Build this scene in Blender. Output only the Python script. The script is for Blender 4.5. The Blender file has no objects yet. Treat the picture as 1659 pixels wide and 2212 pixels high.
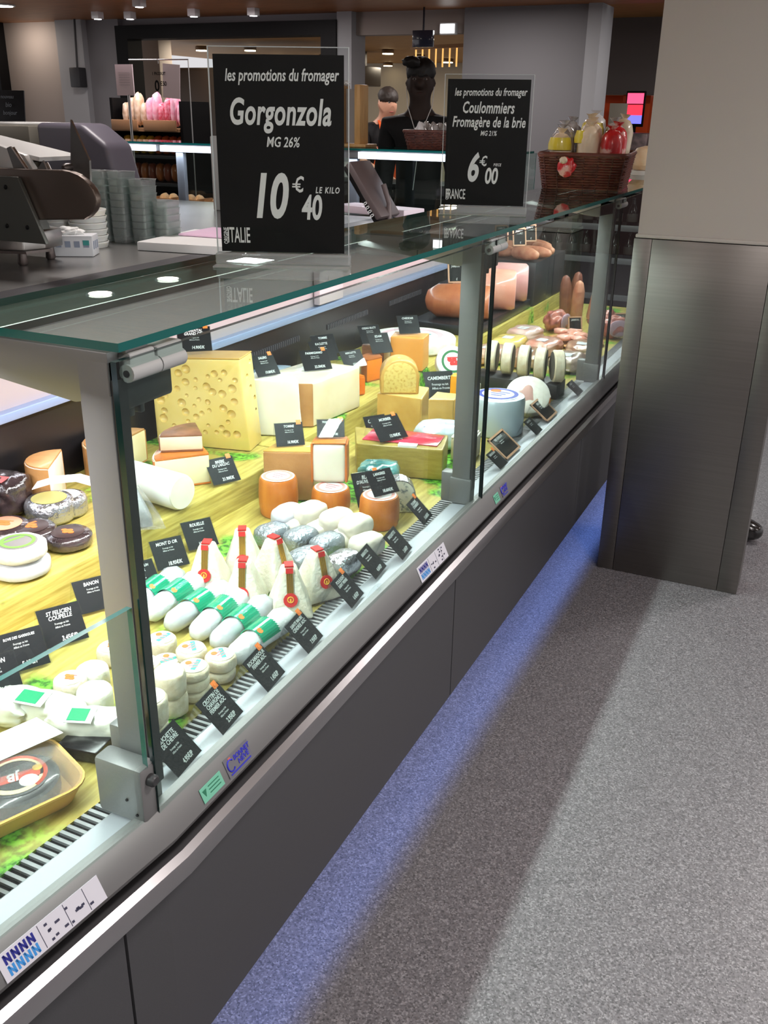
import bpy, bmesh, math, random
from mathutils import Vector, Matrix, noise
random.seed(7)
scene = bpy.context.scene
COL = scene.collection
R = math.radians

# ------------------------------------------------------------------ camera
CAM = Vector((0, 0, 1.5)); FPX = 2043.1; PW, PH = 1659, 2212
YAW, PITCH, ROLL = R(24.957), R(22.842), R(0.8825)
cf = Vector((-math.sin(YAW)*math.cos(PITCH), math.cos(YAW)*math.cos(PITCH), -math.sin(PITCH)))
cr0 = Vector((math.cos(YAW), math.sin(YAW), 0)); cu0 = cr0.cross(cf)
cr = cr0*math.cos(ROLL) + cu0*math.sin(ROLL); cu = cu0*math.cos(ROLL) - cr0*math.sin(ROLL)
cam = bpy.data.objects.new('camera', bpy.data.cameras.new('camera')); COL.objects.link(cam)
cam.matrix_world = Matrix(((cr.x, cu.x, -cf.x, CAM.x), (cr.y, cu.y, -cf.y, CAM.y), (cr.z, cu.z, -cf.z, CAM.z), (0, 0, 0, 1)))
cam.data.sensor_fit = 'VERTICAL'; cam.data.sensor_height = 24; cam.data.lens = FPX/PH*24
cam.data.clip_start = 0.02; cam.data.clip_end = 100
scene.camera = cam

def A(px, py, **k):
    """the point of the photograph's pixel on a real plane x=, y= or z="""
    d = cr*((px-PW/2)/FPX) - cu*((py-PH/2)/FPX) + cf
    (a, v), = k.items(); i = 'xyz'.index(a); t = (v-CAM[i])/d[i]
    return CAM + d*t

# ------------------------------------------------------------------ light
w = bpy.data.worlds.new('world'); scene.world = w; w.use_nodes = True
w.node_tree.nodes['Background'].inputs[0].default_value = (0.95, 0.93, 0.95, 1)
w.node_tree.nodes['Background'].inputs[1].default_value = 0.78
scene.view_settings.view_transform = 'Standard'; scene.view_settings.look = 'None'
scene.view_settings.exposure = 0.0; scene.view_settings.gamma = 1.0
scene.view_settings.use_curve_mapping = False
scene.cycles.max_bounces = 7; scene.cycles.diffuse_bounces = 3; scene.cycles.glossy_bounces = 4
scene.cycles.transmission_bounces = 4; scene.cycles.transparent_max_bounces = 24
scene.cycles.caustics_reflective = False; scene.cycles.caustics_refractive = False
scene.cycles.sample_clamp_indirect = 4.0

def area(name, loc, rot, sx, sy, power, col=(1, 1, 1), spread=180):
    l = bpy.data.lights.new(name, 'AREA'); l.shape = 'RECTANGLE'; l.size = sx; l.size_y = sy
    l.energy = power; l.color = col; l.spread = R(spread)
    o = bpy.data.objects.new(name, l); COL.objects.link(o); o.location = loc; o.rotation_euler = rot
    return o
LAMPC = (1.0, 0.93, 0.9)
# light tube under the back edge of the glass shelf and the ledge tube (shine on the food)
area('shelf_tube_light', (-1.0, 2.35, 1.229), (0, R(6), 0), 0.035, 5.2, 66, (1, 0.985, 0.97))
area('ledge_tube_light', (-1.565, 2.35, 0.868), (0, R(-35), 0), 0.02, 5.2, 4, (0.92, 0.93, 1))
# blue strip under the counter
area('plinth_strip_light', (-0.775, 2.2, 0.222), (0, R(-12), 0), 0.03, 5.6, 4.6, (0.2, 0.34, 1.0))
# shop ceiling lamps, and unseen extras added to brighten the back walls
for x, y, p in ((0.55, 1.3, 26), (0.75, 4.2, 20), (0.9, -1.2, 30), (2.6, 2.2, 24), (2.8, 5.4, 16), (-1.5, -1.0, 26), (-2.6, 3.0, 15), (-3.2, 6.8, 20), (-4.6, 1.4, 10), (-7.2, 7.7, 12), (-5.2, 8.0, 15), (-2.9, 8.1, 15), (-1.2, 9.0, 16)):
    area('ceiling_and_fill_light', (x, y, 2.372), (0, 0, 0), 0.34, 0.34, p*1.25, LAMPC)
for x, y, p in ((-7.6, 17.0, 50), (-5.0, 17.0, 50), (-6.6, 11.5, 26), (-8.6, 12.5, 26), (-4.6, 12.5, 26), (-6.0, 15.0, 26), (-3.2, 14.0, 20)):
    area('bakery_lamp_light', (x, y, 2.43), (0, 0, 0), 0.5, 0.5, p, (1, 0.87, 0.68))

# ------------------------------------------------------------------ materials
def lin(c):
    return tuple(((v/255)/12.92 if v/255 <= .04045 else ((v/255+.055)/1.055)**2.4) for v in c) + (1,)
MATS = {}
def mat(name, rgb=(200, 200, 200), rough=.5, metal=0, rgb2=None, scale=30, stretch=None, bump=0, bscale=None,
        coat=0, cbump=0, sss=0, emit=0, detail=4, ramp=(.35, .65), spec=None):
    if name in MATS: return MATS[name]
    m = bpy.data.materials.new(name); m.use_nodes = True; nt = m.node_tree; b = nt.nodes['Principled BSDF']
    b.inputs['Base Color'].default_value = lin(rgb); b.inputs['Roughness'].default_value = rough
    b.inputs['Metallic'].default_value = metal
    if spec is not None: b.inputs['Specular IOR Level'].default_value = spec
    if coat: b.inputs['Coat Weight'].default_value = coat; b.inputs['Coat Roughness'].default_value = .06
    if sss:
        b.inputs['Subsurface Weight'].default_value = sss; b.inputs['Subsurface Radius'].default_value = (.01, .007, .004)
        b.inputs['Subsurface Scale'].default_value = 1
    if emit:
        b.inputs['Emission Color'].default_value = lin(rgb); b.inputs['Emission Strength'].default_value = emit
    N = nt.nodes.new; L = nt.links.new
    tc = N('ShaderNodeTexCoord'); mp = N('ShaderNodeMapping'); L(tc.outputs['Object'], mp.inputs[0])
    if stretch: mp.inputs['Scale'].default_value = stretch
    if rgb2:
        n = N('ShaderNodeTexNoise'); n.inputs['Scale'].default_value = scale; n.inputs['Detail'].default_value = detail
        L(mp.outputs[0], n.inputs[0]); r = N('ShaderNodeValToRGB'); L(n.outputs['Fac'], r.inputs[0])
        r.color_ramp.elements[0].position, r.color_ramp.elements[1].position = ramp
        r.color_ramp.elements[0].color = lin(rgb); r.color_ramp.elements[1].color = lin(rgb2)
        L(r.outputs[0], b.inputs['Base Color'])
    if bump or cbump:
        n = N('ShaderNodeTexNoise'); n.inputs['Scale'].default_value = bscale or scale; n.inputs['Detail'].default_value = 3
        L(mp.outputs[0], n.inputs[0]); bp = N('ShaderNodeBump'); bp.inputs['Strength'].default_value = bump or cbump
        bp.inputs['Distance'].default_value = .004; L(n.outputs['Fac'], bp.inputs['Height'])
        L(bp.outputs[0], b.inputs['Normal'] if bump else b.inputs['Coat Normal'])
    MATS[name] = m; return m

def glassm(name, tint=(235, 245, 242), f0=.04, k=.96, haze=0, rough=0.0, bump=0):
    """thin clear sheet: straight-through plus a mirror share that grows towards grazing"""
    if name in MATS: return MATS[name]
    m = bpy.data.materials.new(name); m.use_nodes = True; nt = m.node_tree; nt.nodes.clear(); N = nt.nodes.new; L = nt.links.new
    out = N('ShaderNodeOutputMaterial'); t = N('ShaderNodeBsdfTransparent'); g = N('ShaderNodeBsdfGlossy')
    t.inputs[0].default_value = lin(tint); g.inputs['Roughness'].default_value = rough
    lw = N('ShaderNodeLayerWeight'); pw = N('ShaderNodeMath'); pw.operation = 'POWER'; pw.inputs[1].default_value = 5
    L(lw.outputs['Facing'], pw.inputs[0]); lw.inputs['Blend'].default_value = .5
    ma = N('ShaderNodeMath'); ma.operation = 'MULTIPLY_ADD'; ma.inputs[1].default_value = k; ma.inputs[2].default_value = f0
    L(pw.outputs[0], ma.inputs[0]); mx = N('ShaderNodeMixShader'); L(ma.outputs[0], mx.inputs[0]); L(t.outputs[0], mx.inputs[1]); L(g.outputs[0], mx.inputs[2])
    last = mx
    if haze:
        d = N('ShaderNodeBsdfDiffuse'); d.inputs[0].default_value = lin((225, 228, 228)); m2 = N('ShaderNodeMixShader')
        m2.inputs[0].default_value = haze; L(mx.outputs[0], m2.inputs[1]); L(d.outputs[0], m2.inputs[2]); last = m2
    if bump:
        n = N('ShaderNodeTexNoise'); n.inputs['Scale'].default_value = bump; bp = N('ShaderNodeBump'); bp.inputs['Strength'].default_value = .6
        bp.inputs['Distance'].default_value = .01; L(n.outputs['Fac'], bp.inputs['Height']); L(bp.outputs[0], g.inputs['Normal'])
    L(last.outputs[0], out.inputs[0]); MATS[name] = m; return m

GLASS = glassm('clear_glass'); VEDGE = mat('dark_glass_edge', (14, 44, 44), .12); GEDGE = mat('green_glass_edge', (18, 92, 88), .12, emit=0)
ACR = glassm('clear_acrylic', (248, 250, 250), .018, .4, haze=.004); ACRE = mat('acrylic_edge', (190, 196, 198), .2)
FILM = glassm('cling_film', (246, 246, 246), .06, .7, haze=.05, rough=.08, bump=60)
PLAST = glassm('clear_plastic_tub', (205, 216, 212), .07, .7, haze=.2, rough=.12)
STEEL = mat('brushed_steel', (168, 166, 164), .32, 1, bump=.05, bscale=60, stretch=(1, 1, 30))
ALU = mat('grey_aluminium', (128, 128, 128), .42, .35); ALUD = mat('dark_grey_hinge', (62, 62, 64), .45, .3); ALUL = mat('light_grey_plastic', (172, 174, 173), .4)
CHROME = mat('polished_steel', (170, 168, 170), .3, 1); BLACK = mat('black_matt', (14, 14, 15), .5, spec=.12); DARK = mat('dark_grey', (42, 42, 45), .5)
PANEL = mat('anthracite_panel', (74, 74, 77), .45, rgb2=(68, 68, 71), scale=900, detail=1)
WHITE = mat('white_paper', (238, 238, 236), .6); WPL = mat('white_plastic', (232, 233, 234), .35); INK = mat('white_lettering', (235, 235, 235), .6)
SLATE = mat('black_card', (21, 22, 26), .4, spec=.2); ORANGE = mat('orange_sticker', (240, 128, 52), .5); RED = mat('red_paper', (206, 36, 34), .45)
GOLD = mat('gold_foil', (205, 160, 60), .28, .8); GREENF = mat('green_foil', (10, 160, 120), .25, .15, coat=.6, cbump=.6, bscale=80)

# ------------------------------------------------------------------ mesh helpers
class B:
    def __init__(s): s.bm = bmesh.new(); s.mi = 0
    def _set(s, faces):
        for f in faces: f.material_index = s.mi
    def box(s, c, d, M=None, bev=0):
        r = bmesh.ops.create_cube(s.bm, size=1); vs = r['verts']
        for v in vs: v.co = Vector((v.co.x*d[0]+c[0], v.co.y*d[1]+c[1], v.co.z*d[2]+c[2]))
        fs = list({f for v in vs for f in v.link_faces}); s._set(fs)
        if bev:
            es = list({e for v in vs for e in v.link_edges})
            r = bmesh.ops.bevel(s.bm, geom=es, offset=bev, segments=2, affect='EDGES', profile=.5)
            vs = list({v for f in r['faces'] for v in f.verts} | {v for v in vs if v.is_valid}); s._set(r['faces'])
        if M: bmesh.ops.transform(s.bm, matrix=M, verts=vs)
        return s
    def lathe(s, prof, seg=24, M=None, cap=True, wob=0):
        rings = []
        for r, z in prof:
            ring = []
            for i in range(seg):
                a = 2*math.pi*i/seg; rr = r*(1+wob*noise.noise(Vector((math.cos(a)*1.5, math.sin(a)*1.5, z*30))))
                v = Vector((rr*math.cos(a), rr*math.sin(a), z))
                ring.append(s.bm.verts.new(M @ v if M else v))
            rings.append(ring)
        fs = []
        for a, b in zip(rings, rings[1:]):
            for i in range(seg): fs.append(s.bm.faces.new((a[i], a[(i+1) % seg], b[(i+1) % seg], b[i])))
        if cap: fs.append(s.bm.faces.new(rings[0][::-1])); fs.append(s.bm.faces.new(rings[-1]))
        s._set(fs); return s
    def prism(s, poly, z0, z1, M=None, bev=0, seg=2, taper=None):
        n = len(poly)
        ar = sum(poly[i][0]*poly[(i+1) % n][1]-poly[(i+1) % n][0]*poly[i][1] for i in range(n))
        if ar < 0: poly = poly[::-1]; taper = taper[::-1] if taper else None
        lo = [s.bm.verts.new((x, y, z0)) for x, y in poly]; hi = [s.bm.verts.new((x, y, z1)) for x, y in (taper or poly)]
        fs = [s.bm.faces.new(lo[::-1]), s.bm.faces.new(hi)] + [s.bm.faces.new((lo[i], lo[(i+1) % n], hi[(i+1) % n], hi[i])) for i in range(n)]
        s._set(fs); vs = lo+hi
        if bev:
            r = bmesh.ops.bevel(s.bm, geom=list({e for f in fs for e in f.edges}), offset=bev, segments=seg, affect='EDGES', profile=.5)
            s._set(r['faces']); vs = list({v for f in r['faces'] for v in f.verts} | {v for v in vs if v.is_valid})
        if M: bmesh.ops.transform(s.bm, matrix=M, verts=vs)
        return s
    def tube(s, pts, r, seg=8, closed=False):
        pts = [Vector(p) for p in pts]; n = len(pts); rings = []
        rad = r if isinstance(r, (list, tuple)) else [r]*n
        up = Vector((0, 0, 1)); prev = None
        for i, p in enumerate(pts):
            t = (pts[(i+1) % n]-pts[i-1]) if closed else (pts[min(i+1, n-1)]-pts[max(i-1, 0)])
            t.normalize(); u = prev if prev is not None else (up if abs(t.z) < .9 else Vector((1, 0, 0)))
            u = (u - t*u.dot(t)).normalized(); prev = u; v = t.cross(u)
            rings.append([s.bm.verts.new(p+(u*math.cos(2*math.pi*k/seg)+v*math.sin(2*math.pi*k/seg))*rad[i]) for k in range(seg)])
        fs = []
        for i in range(n if closed else n-1):
            a, b = rings[i], rings[(i+1) % n]
            for k in range(seg): fs.append(s.bm.faces.new((a[k], a[(k+1) % seg], b[(k+1) % seg], b[k])))
        if not closed: fs.append(s.bm.faces.new(rings[0][::-1])); fs.append(s.bm.faces.new(rings[-1]))
        s._set(fs); return s
    def sweep(s, prof, st):
        """closed profile (x,z) swept along y; st = [(y, dx)]"""
        rings = [[s.bm.verts.new((x+dx, y, z)) for x, z in prof] for y, dx in st]; n = len(prof); fs = []
        for a, b in zip(rings, rings[1:]):
            for i in range(n): fs.append(s.bm.faces.new((a[i], a[(i+1) % n], b[(i+1) % n], b[i])))
        fs.append(s.bm.faces.new(rings[0][::-1])); fs.append(s.bm.faces.new(rings[-1])); s._set(fs); return s
    def blob(s, c, d, M=None, amp=0, fr=3, sub=3, seed=0, sq=0):
        r = bmesh.ops.create_icosphere(s.bm, subdivisions=sub, radius=1)
        for v in r['verts']:
            p = v.co.copy()
            if sq:
                m = (abs(p.x)**sq+abs(p.y)**sq+abs(p.z)**sq)**(1/sq); p = p/m
            k = 1+amp*noise.noise(p*fr+Vector((seed*3.1, seed*1.7, 0)))
            v.co = Vector((p.x*d[0]*k+c[0], p.y*d[1]*k+c[1], p.z*d[2]*k+c[2]))
        if M: bmesh.ops.transform(s.bm, matrix=M, verts=r['verts'])
        s._set({f for v in r['verts'] for f in v.link_faces}); return s
    def text(s, body, size, M, sx=1, shear=0, bold=0, align='CENTER', sp=1):
        c = bpy.data.curves.new('lettering', 'FONT'); c.body = body; c.size = size; c.shear = shear; c.offset = bold
        c.align_x = align; c.align_y = 'CENTER'; c.resolution_u = 5 if size > .04 else 2; c.space_character = sp; c.extrude = .00015
        o = bpy.data.objects.new('lettering', c); COL.objects.link(o)
        dg = bpy.context.evaluated_depsgraph_get(); dg.update()
        me = bpy.data.meshes.new_from_object(o.evaluated_get(dg))
        me.transform(M @ Matrix.Diagonal((sx, 1, 1, 1))); k = len(s.bm.faces); s.bm.from_mesh(me); s.bm.faces.ensure_lookup_table()
        for f in s.bm.faces[k:]: f.material_index = s.mi
        bpy.data.objects.remove(o); bpy.data.curves.remove(c); bpy.data.meshes.remove(me); return s
    def jitter(s, amp, fr):
        for v in s.bm.verts: v.co += noise.noise_vector(v.co*fr)*amp
        return s
    def done(s, name, mats, parent=None, smooth=40, label=None, recalc=True, sub=0):
        if recalc: bmesh.ops.recalc_face_normals(s.bm, faces=s.bm.faces)
        me = bpy.data.meshes.new(name); s.bm.to_mesh(me); s.bm.free()
        for m in (mats if isinstance(mats, (list, tuple)) else [mats]): me.materials.append(m)
        if smooth:
            me.shade_smooth()
            if smooth < 180: me.set_sharp_from_angle(angle=R(smooth))
        o = bpy.data.objects.new(name, me); COL.objects.link(o)
        if parent: o.parent = parent
        if label: o['label'] = label
        return o

def thing(name, label, cat, loc=(0, 0, 0), rz=0, group=None):
    o = bpy.data.objects.new(name, None); COL.objects.link(o); o.location = loc; o.rotation_euler = (0, 0, rz); o.empty_display_size = .05
    o['label'] = label; o['category'] = cat
    if group: o['group'] = group
    return o
def tag(o, label, cat, group=None):
    o['label'] = label; o['category'] = cat
    if group: o['group'] = group
    return o
def struct(o): o['kind'] = 'structure'; return o
def dup(root, loc, rz, label, group=None):
    r = root.copy(); COL.objects.link(r); r.location = loc; r.rotation_euler = (r.rotation_euler[0], r.rotation_euler[1], rz); r['label'] = label
    if group: r['group'] = group
    for ch in list(root.children):
        c = ch.copy(); COL.objects.link(c); c.parent = r
        for g in ch.children:
            d = g.copy(); COL.objects.link(d); d.parent = c
    return r
def TM(x=0, y=0, z=0, rx=0, ry=0, rz=0):
    return Matrix.Translation((x, y, z)) @ Matrix.Rotation(R(rz), 4, 'Z') @ Matrix.Rotation(R(ry), 4, 'Y') @ Matrix.Rotation(R(rx), 4, 'X')
FRONT = Matrix.Rotation(R(90), 4, 'X')      # text plane facing -Y

# ------------------------------------------------------------------ room
def floor_mat():
    m = mat('speckled_vinyl', (120, 119, 123), .38, bump=.02, bscale=400); nt = m.node_tree; N = nt.nodes.new; L = nt.links.new
    b = nt.nodes['Principled BSDF']; tc = nt.nodes['Texture Coordinate']
    v = N('ShaderNodeTexVoronoi'); v.inputs['Scale'].default_value = 300; r = N('ShaderNodeValToRGB'); L(tc.outputs['Object'], v.inputs['Vector'])
    sp = N('ShaderNodeSeparateColor'); L(v.outputs['Color'], sp.inputs[0]); L(sp.outputs[0], r.inputs[0])
    e = r.color_ramp.elements; e[0].position = 0; e[0].color = lin((88, 87, 90)); e[1].position = 1; e[1].color = lin((160, 158, 162))
    e.new(.25).color = lin((112, 110, 114)); e.new(.75).color = lin((130, 128, 132))
    L(r.outputs[0], b.inputs['Base Color']); return m
def slat_mat():
    m = mat('brown_wood_slats', (168, 110, 62), .45, rgb2=(126, 80, 44), scale=9, stretch=(.5, 14, 1), detail=5); return m
GREYW = mat('grey_wall_paint', (118, 117, 120), .7, bump=.02, bscale=200); BEIGEW = mat('beige_wall_paint', (150, 140, 134), .7)
GREYL = mat('light_grey_paint', (150, 151, 154), .65); PILW = mat('warm_grey_paint', (178, 174, 168), .6, bump=.015, bscale=300)
CLAD = mat('brushed_cladding', (130, 126, 122), .4, 1, rgb2=(125, 121, 117), scale=3, stretch=(1, 1, 60))

struct(B().box((-3, 8, -.05), (16, 26, .1)).done('floor', floor_mat(), smooth=0))
struct(B().box((-3, 3.1, 2.45), (16, 12.2, .1)).done('ceiling', slat_mat(), smooth=0))
struct(B().box((-6, 14.6, 2.5), (12, 10.6, .1)).done('ceiling_bakery', mat('warm_ceiling', (172, 128, 72), .6, rgb2=(150, 108, 58), scale=6, stretch=(1, 8, 1)), smooth=0))
WY = 9.2
def wallbox(name, x0, x1, z0, z1, y0=WY, th=.2, m=GREYW):
    return struct(B().box(((x0+x1)/2, y0+th/2, (z0+z1)/2), (x1-x0, th, z1-z0)).done(name, m, smooth=0))
wallbox('wall_left', -11, -8.33, 0, 2.4, m=BEIGEW)
wallbox('trim_1', -8.33, -7.96, 0, 2.4, y0=9.06, th=.34, m=GREYL)
wallbox('wall_centre', -7.96, -7.52, 0, 2.4, y0=9.14, th=.26)
fr = B()
for x0, x1, z0, z1 in ((-7.52, -7.36, 0, 2.33), (-4.99, -4.82, 0, 2.33), (-7.36, -4.99, 2.2, 2.33)):
    fr.box(((x0+x1)/2, 9.2, (z0+z1)/2), (x1-x0, .24, z1-z0))
struct(fr.done('trim_2', BLACK, smooth=0))
wallbox('wall_over_frame', -7.52, -4.82, 2.33, 2.4, th=.15)
wallbox('trim_3', -4.82, -4.66, 0, 2.4, y0=9.1, th=.3, m=GREYL)
wallbox('wall_over_passage', -4.66, -3.5, 2.2, 2.4, th=.15, m=BEIGEW)
pb = wallbox('wall_right', -3.5, -2.34, 0, 2.4, y0=9.1, th=.35)
wallbox('trim_4', -2.34, -2.22, 0, 2.4, y0=9.04, th=.42, m=GREYL)
wallbox('wall_bakery', -13, -1.2, 0, 2.5, y0=19.4, m=mat('bakery_wall_paint', (168, 160, 146), .7))
wallbox('wall_front', -11, 4.9, 0, 2.4, y0=-3.2, m=mat('dim_shelf_wall', (96, 90, 88), .7, rgb2=(60, 54, 52), scale=3))
wallbox('wall_far_right', -2.9, 4, 1.72, 2.45, y0=11, m=mat('dark_grey_paint', (92, 86, 84), .7))
wallbox('wall_orange', -2.9, -2.15, .9, 1.72, y0=11.25, m=mat('orange_wall_paint', (226, 82, 18), .6))
struct(B().box((-2.385, 11.14, 1.35), (.03, .2, .74)).done('trim_5', mat('dark_orange', (176, 58, 14), .6), smooth=0))
wallbox('wall_shop_right', -2.15, 4, 0, 1.72, y0=11.6, m=mat('dark_wine_paint', (84, 62, 62), .7))
struct(B().prism([(-9.42, 9.0), (-9.18, 9.0), (-9.18, 9.15), (-9.42, 9.15)], 0, 2.4).done('trim_6', BLACK, smooth=0))

pil = thing('pillar', 'square pillar, warm grey paint above brushed steel cladding, at the end of the counter', 'pillar', (-.36, 3.19, 0)); struct(pil)
B().box((0, 0, .575), (.46, .116, 1.146)).done('core', BLACK, pil, smooth=0)
for i, (x0, x1) in enumerate(((-.2385, -.1835), (-.182, .1745), (.176, .2405))):
    B().box(((x0+x1)/2, -.061, .5755), (x1-x0, .018, 1.149), bev=.0006).done('cladding_sheet', CLAD, pil, label='brushed steel sheet')
B().box((-.234, .005, .5755), (.009, .112, 1.149)).box((.2355, .005, .5755), (.01, .112, 1.149)).done('cladding_return', CLAD, pil, smooth=0)
B().box((.002, 0, 1.7765), (.463, .13, 1.247)).box((.002, -.001, 1.158), (.475, .142, .012), bev=.004).done('painted_shaft', PILW, pil, label='warm grey painted upper shaft')

# ------------------------------------------------------------------ counter
LD, ST, LIPZ, GT = .61, .68, .622, 1.265
def bend(y): return -(.8-y)*.105 if y < .8 else 0
ST1 = [(-.35, bend(-.35)), (.2, bend(.2)), (.55, bend(.55)), (.8, 0)]
FULL = ST1+[(4.9, 0)]
def seg(y0, y1): return [(y0, bend(y0))]+[(y, d) for y, d in FULL if y0 < y < y1]+[(y1, bend(y1))]
ctr = thing('display_counter', 'long grey refrigerated cheese counter with glass front and blue glow underneath', 'counter', (0, 0, 0))
for y0, y1 in ((-.35, .715), (.72, 1.915), (1.92, 3.115), (3.12, 4.9)):
    B().sweep([(-.70, .14), (-.70, .53), (-.722, .53), (-.722, .14)], seg(y0, y1)).done('front_panel', PANEL, ctr, smooth=0)
B().sweep([(-.714, .632), (-.7, .632), (-.690, .622), (-.679, .598), (-.676, .588), (-.682, .576), (-.714, .572)], FULL).done('front_rail', ALU, ctr, 30, label='grey aluminium rail below the glass')
B().sweep([(-.715, .574), (-.69, .574), (-.69, .53), (-.715, .53)], FULL).done('shadow_gap', DARK, ctr, 0)
B().sweep([(-.69, .570), (-.668, .571), (-.658, .564), (-.655, .555), (-.655, .536), (-.664, .529), (-.69, .529)], FULL).done('bumper_rail', CHROME, ctr, 25, label='polished steel bumper rail')
B().sweep([(-.78, .598), (-.757, .62), (-.714, .622), (-.714, .598)], FULL).done('lip', mat('satin_lip', (186, 190, 198), .35, .25), ctr, 0, label='pale metal lip inside the glass')
g = B().sweep([(-.8, .597), (-.8, .605), (-.757, .605), (-.757, .597)], FULL); g.mi = 1
y = -.3
while y < 4.85:
    g.box((-.778+bend(y), y, .6065), (.043, .0055, .006)); y += .0125
g.done('air_grille', [BLACK, mat('grille_metal', (150, 152, 155), .4, .5)], ctr, 0, label='narrow black and grey air grille')
def liner_mat():
    m = mat('grass_print_liner', (200, 184, 100), .5, rgb2=(166, 148, 68), scale=7, stretch=(14, 1.2, 20), detail=6); nt = m.node_tree; N = nt.nodes.new; L = nt.links.new
    b = nt.nodes['Principled BSDF']; tc = nt.nodes['Texture Coordinate']; base = b.inputs['Base Color'].links[0].from_socket
    n = N('ShaderNodeTexNoise'); n.inputs['Scale'].default_value = 7.5; n.inputs['Detail'].default_value = 2; n.inputs['Roughness'].default_value = .3
    L(tc.outputs['Object'], n.inputs[0]); r = N('ShaderNodeValToRGB'); L(n.outputs['Fac'], r.inputs[0])
    r.color_ramp.elements[0].position = .6; r.color_ramp.elements[1].position = .66
    gn = N('ShaderNodeTexNoise'); gn.inputs['Scale'].default_value = 90; gr = N('ShaderNodeValToRGB')
    L(tc.outputs['Object'], gn.inputs[0]); L(gn.outputs['Fac'], gr.inputs[0])
    gr.color_ramp.elements[0].color = lin((44, 92, 24)); gr.color_ramp.elements[0].position = .4; gr.color_ramp.elements[1].color = lin((120, 200, 60)); gr.color_ramp.elements[1].position = .6
    mx = N('ShaderNodeMixRGB'); L(r.outputs[0], mx.inputs[0]); L(base, mx.inputs[1]); L(gr.outputs[0], mx.inputs[2]); L(mx.outputs[0], b.inputs['Base Color']); return m
LINER = liner_mat()
B().sweep([(-1.29, .575), (-1.29, LD-.001), (-.8, LD-.001), (-.8, .575)], [(-.35, bend(-.35)), (.8, 0), (4.9, 0)]).done('deck', LINER, ctr, 0, label='yellow deck printed with green grass')
b = B(); b.prism([(-1.6, -.35), (-1.33, -.35), (-1.275, .8), (-1.2, 2.03), (-1.6, 2.03)], .576, ST-.001, bev=.004).done('step_board', LINER, ctr, 30, label='yellow wooden step board')
b = B(); b.prism([(-1.6, 2.034), (-1.235, 2.034), (-1.255, 4.9), (-1.6, 4.9)], .576, ST-.001, bev=.004).done('step_board', LINER, ctr, 30, label='yellow wooden step board')
b = B().box((-1.61, 2.28, .73), (.02, 5.24, .3)); b.done('rear_wall', mat('black_interior', (22, 21, 24), .35), ctr, 0)
for k in range(5):
    b = B()
    for i in range(26): b.box((-1.598, 1.9+k*.52+i*.0125, .80), (.004, .008, .018))
    b.done('vent_slots', mat('vent_grey', (58, 56, 62), .5), ctr, 0)
B().box((-1.594, 2.28, .965), (.012, 5.24, .168)).done('ledge_fascia', mat('pinkish_steel', (196, 184, 190), .38, .35), ctr, 0, label='pale metal fascia of the ledge')
B().box((-1.583, 2.28, .882), (.034, 5.24, .022), bev=.004).done('ledge_light_profile', mat('blue_grey_profile', (150, 168, 206), .3, .2), ctr, label='blue grey light profile under the ledge')
B().box((-1.80, 1.92, 1.03), (.4, 4.54, .04)).done('worktop_front', mat('dark_worktop', (66, 64, 69), .4), ctr, 0, label='dark front strip of the worktop')
B().box((-2.60, 1.92, 1.03), (1.198, 4.54, .04)).done('worktop', STEEL, ctr, 0, label='steel worktop')
B().box((-2.12, 1.92, .56), (1.0, 4.5, .9)).done('back_cabinet', DARK, ctr, 0)
B().sweep([(-1.6, .232), (-1.6, .575), (-.724, .575), (-.724, .232)], FULL).done('carcass', DARK, ctr, 0)
B().sweep([(-1.6, .0), (-1.6, .231), (-.86, .231), (-.86, .0)], FULL).done('plinth', DARK, ctr, 0)
B().sweep([(-.785, .224), (-.785, .232), (-.765, .232), (-.765, .224)], FULL).done('blue_strip_light', mat('blue_led', (90, 140, 255), .4, emit=3), ctr, 0, label='blue light strip under the counter')
# glass
b = B(); b.box((-.85, 2.85, GT-.005), (.31, 4.1, .01))
for f in b.bm.faces: f.material_index = 0 if abs(f.normal.z) > .5 else 1
b.done('top_glass', [glassm('top_glass', (226, 238, 234), .045, 1.0), GEDGE], ctr, 0, label='clear glass shelf with green edge', recalc=False)
for y0, y1 in ((.795, 2.064), (2.07, 3.364), (3.37, 4.88)):
    b = B(); b.box((-.7, (y0+y1)/2, .935), (.008, y1-y0, .62))
    for f in b.bm.faces: f.material_index = 0 if abs(f.normal.x) > .5 else 1
    b.done('front_glass', [GLASS, VEDGE], ctr, 0, recalc=False, label='clear front glass pane')
    B().box((-.7, y1+.003, .935), (.009, .005, .62)).done('glass_gasket', BLACK, ctr, 0)
b = B(); b.sweep([(-.706, .61), (-.706, .945), (-.698, .945), (-.698, .61)], [(-.35, bend(-.35)), (.2, bend(.2)), (.55, bend(.55)), (.785, bend(.785))])
b.bm.normal_update()
for f in b.bm.faces: f.material_index = 0 if abs(f.normal.x) > .5 else 1
b.done('low_glass', [GLASS, mat('low_glass_edge', (40, 96, 90), .15)], ctr, 0, recalc=False, label='low front glass of the open end')
# light rail under the rear edge of the glass
B().box((-1.004, 2.85, 1.2435), (.034, 4.1, .022), bev=.003).done('light_rail', mat('white_profile', (206, 208, 206), .35), ctr)
B().box((-1.0, 2.85, 1.2312), (.011, 4.06, .0024)).done('light_tube', mat('white_led', (255, 250, 245), .4, emit=4), ctr, 0, label='lit white tube')
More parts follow.
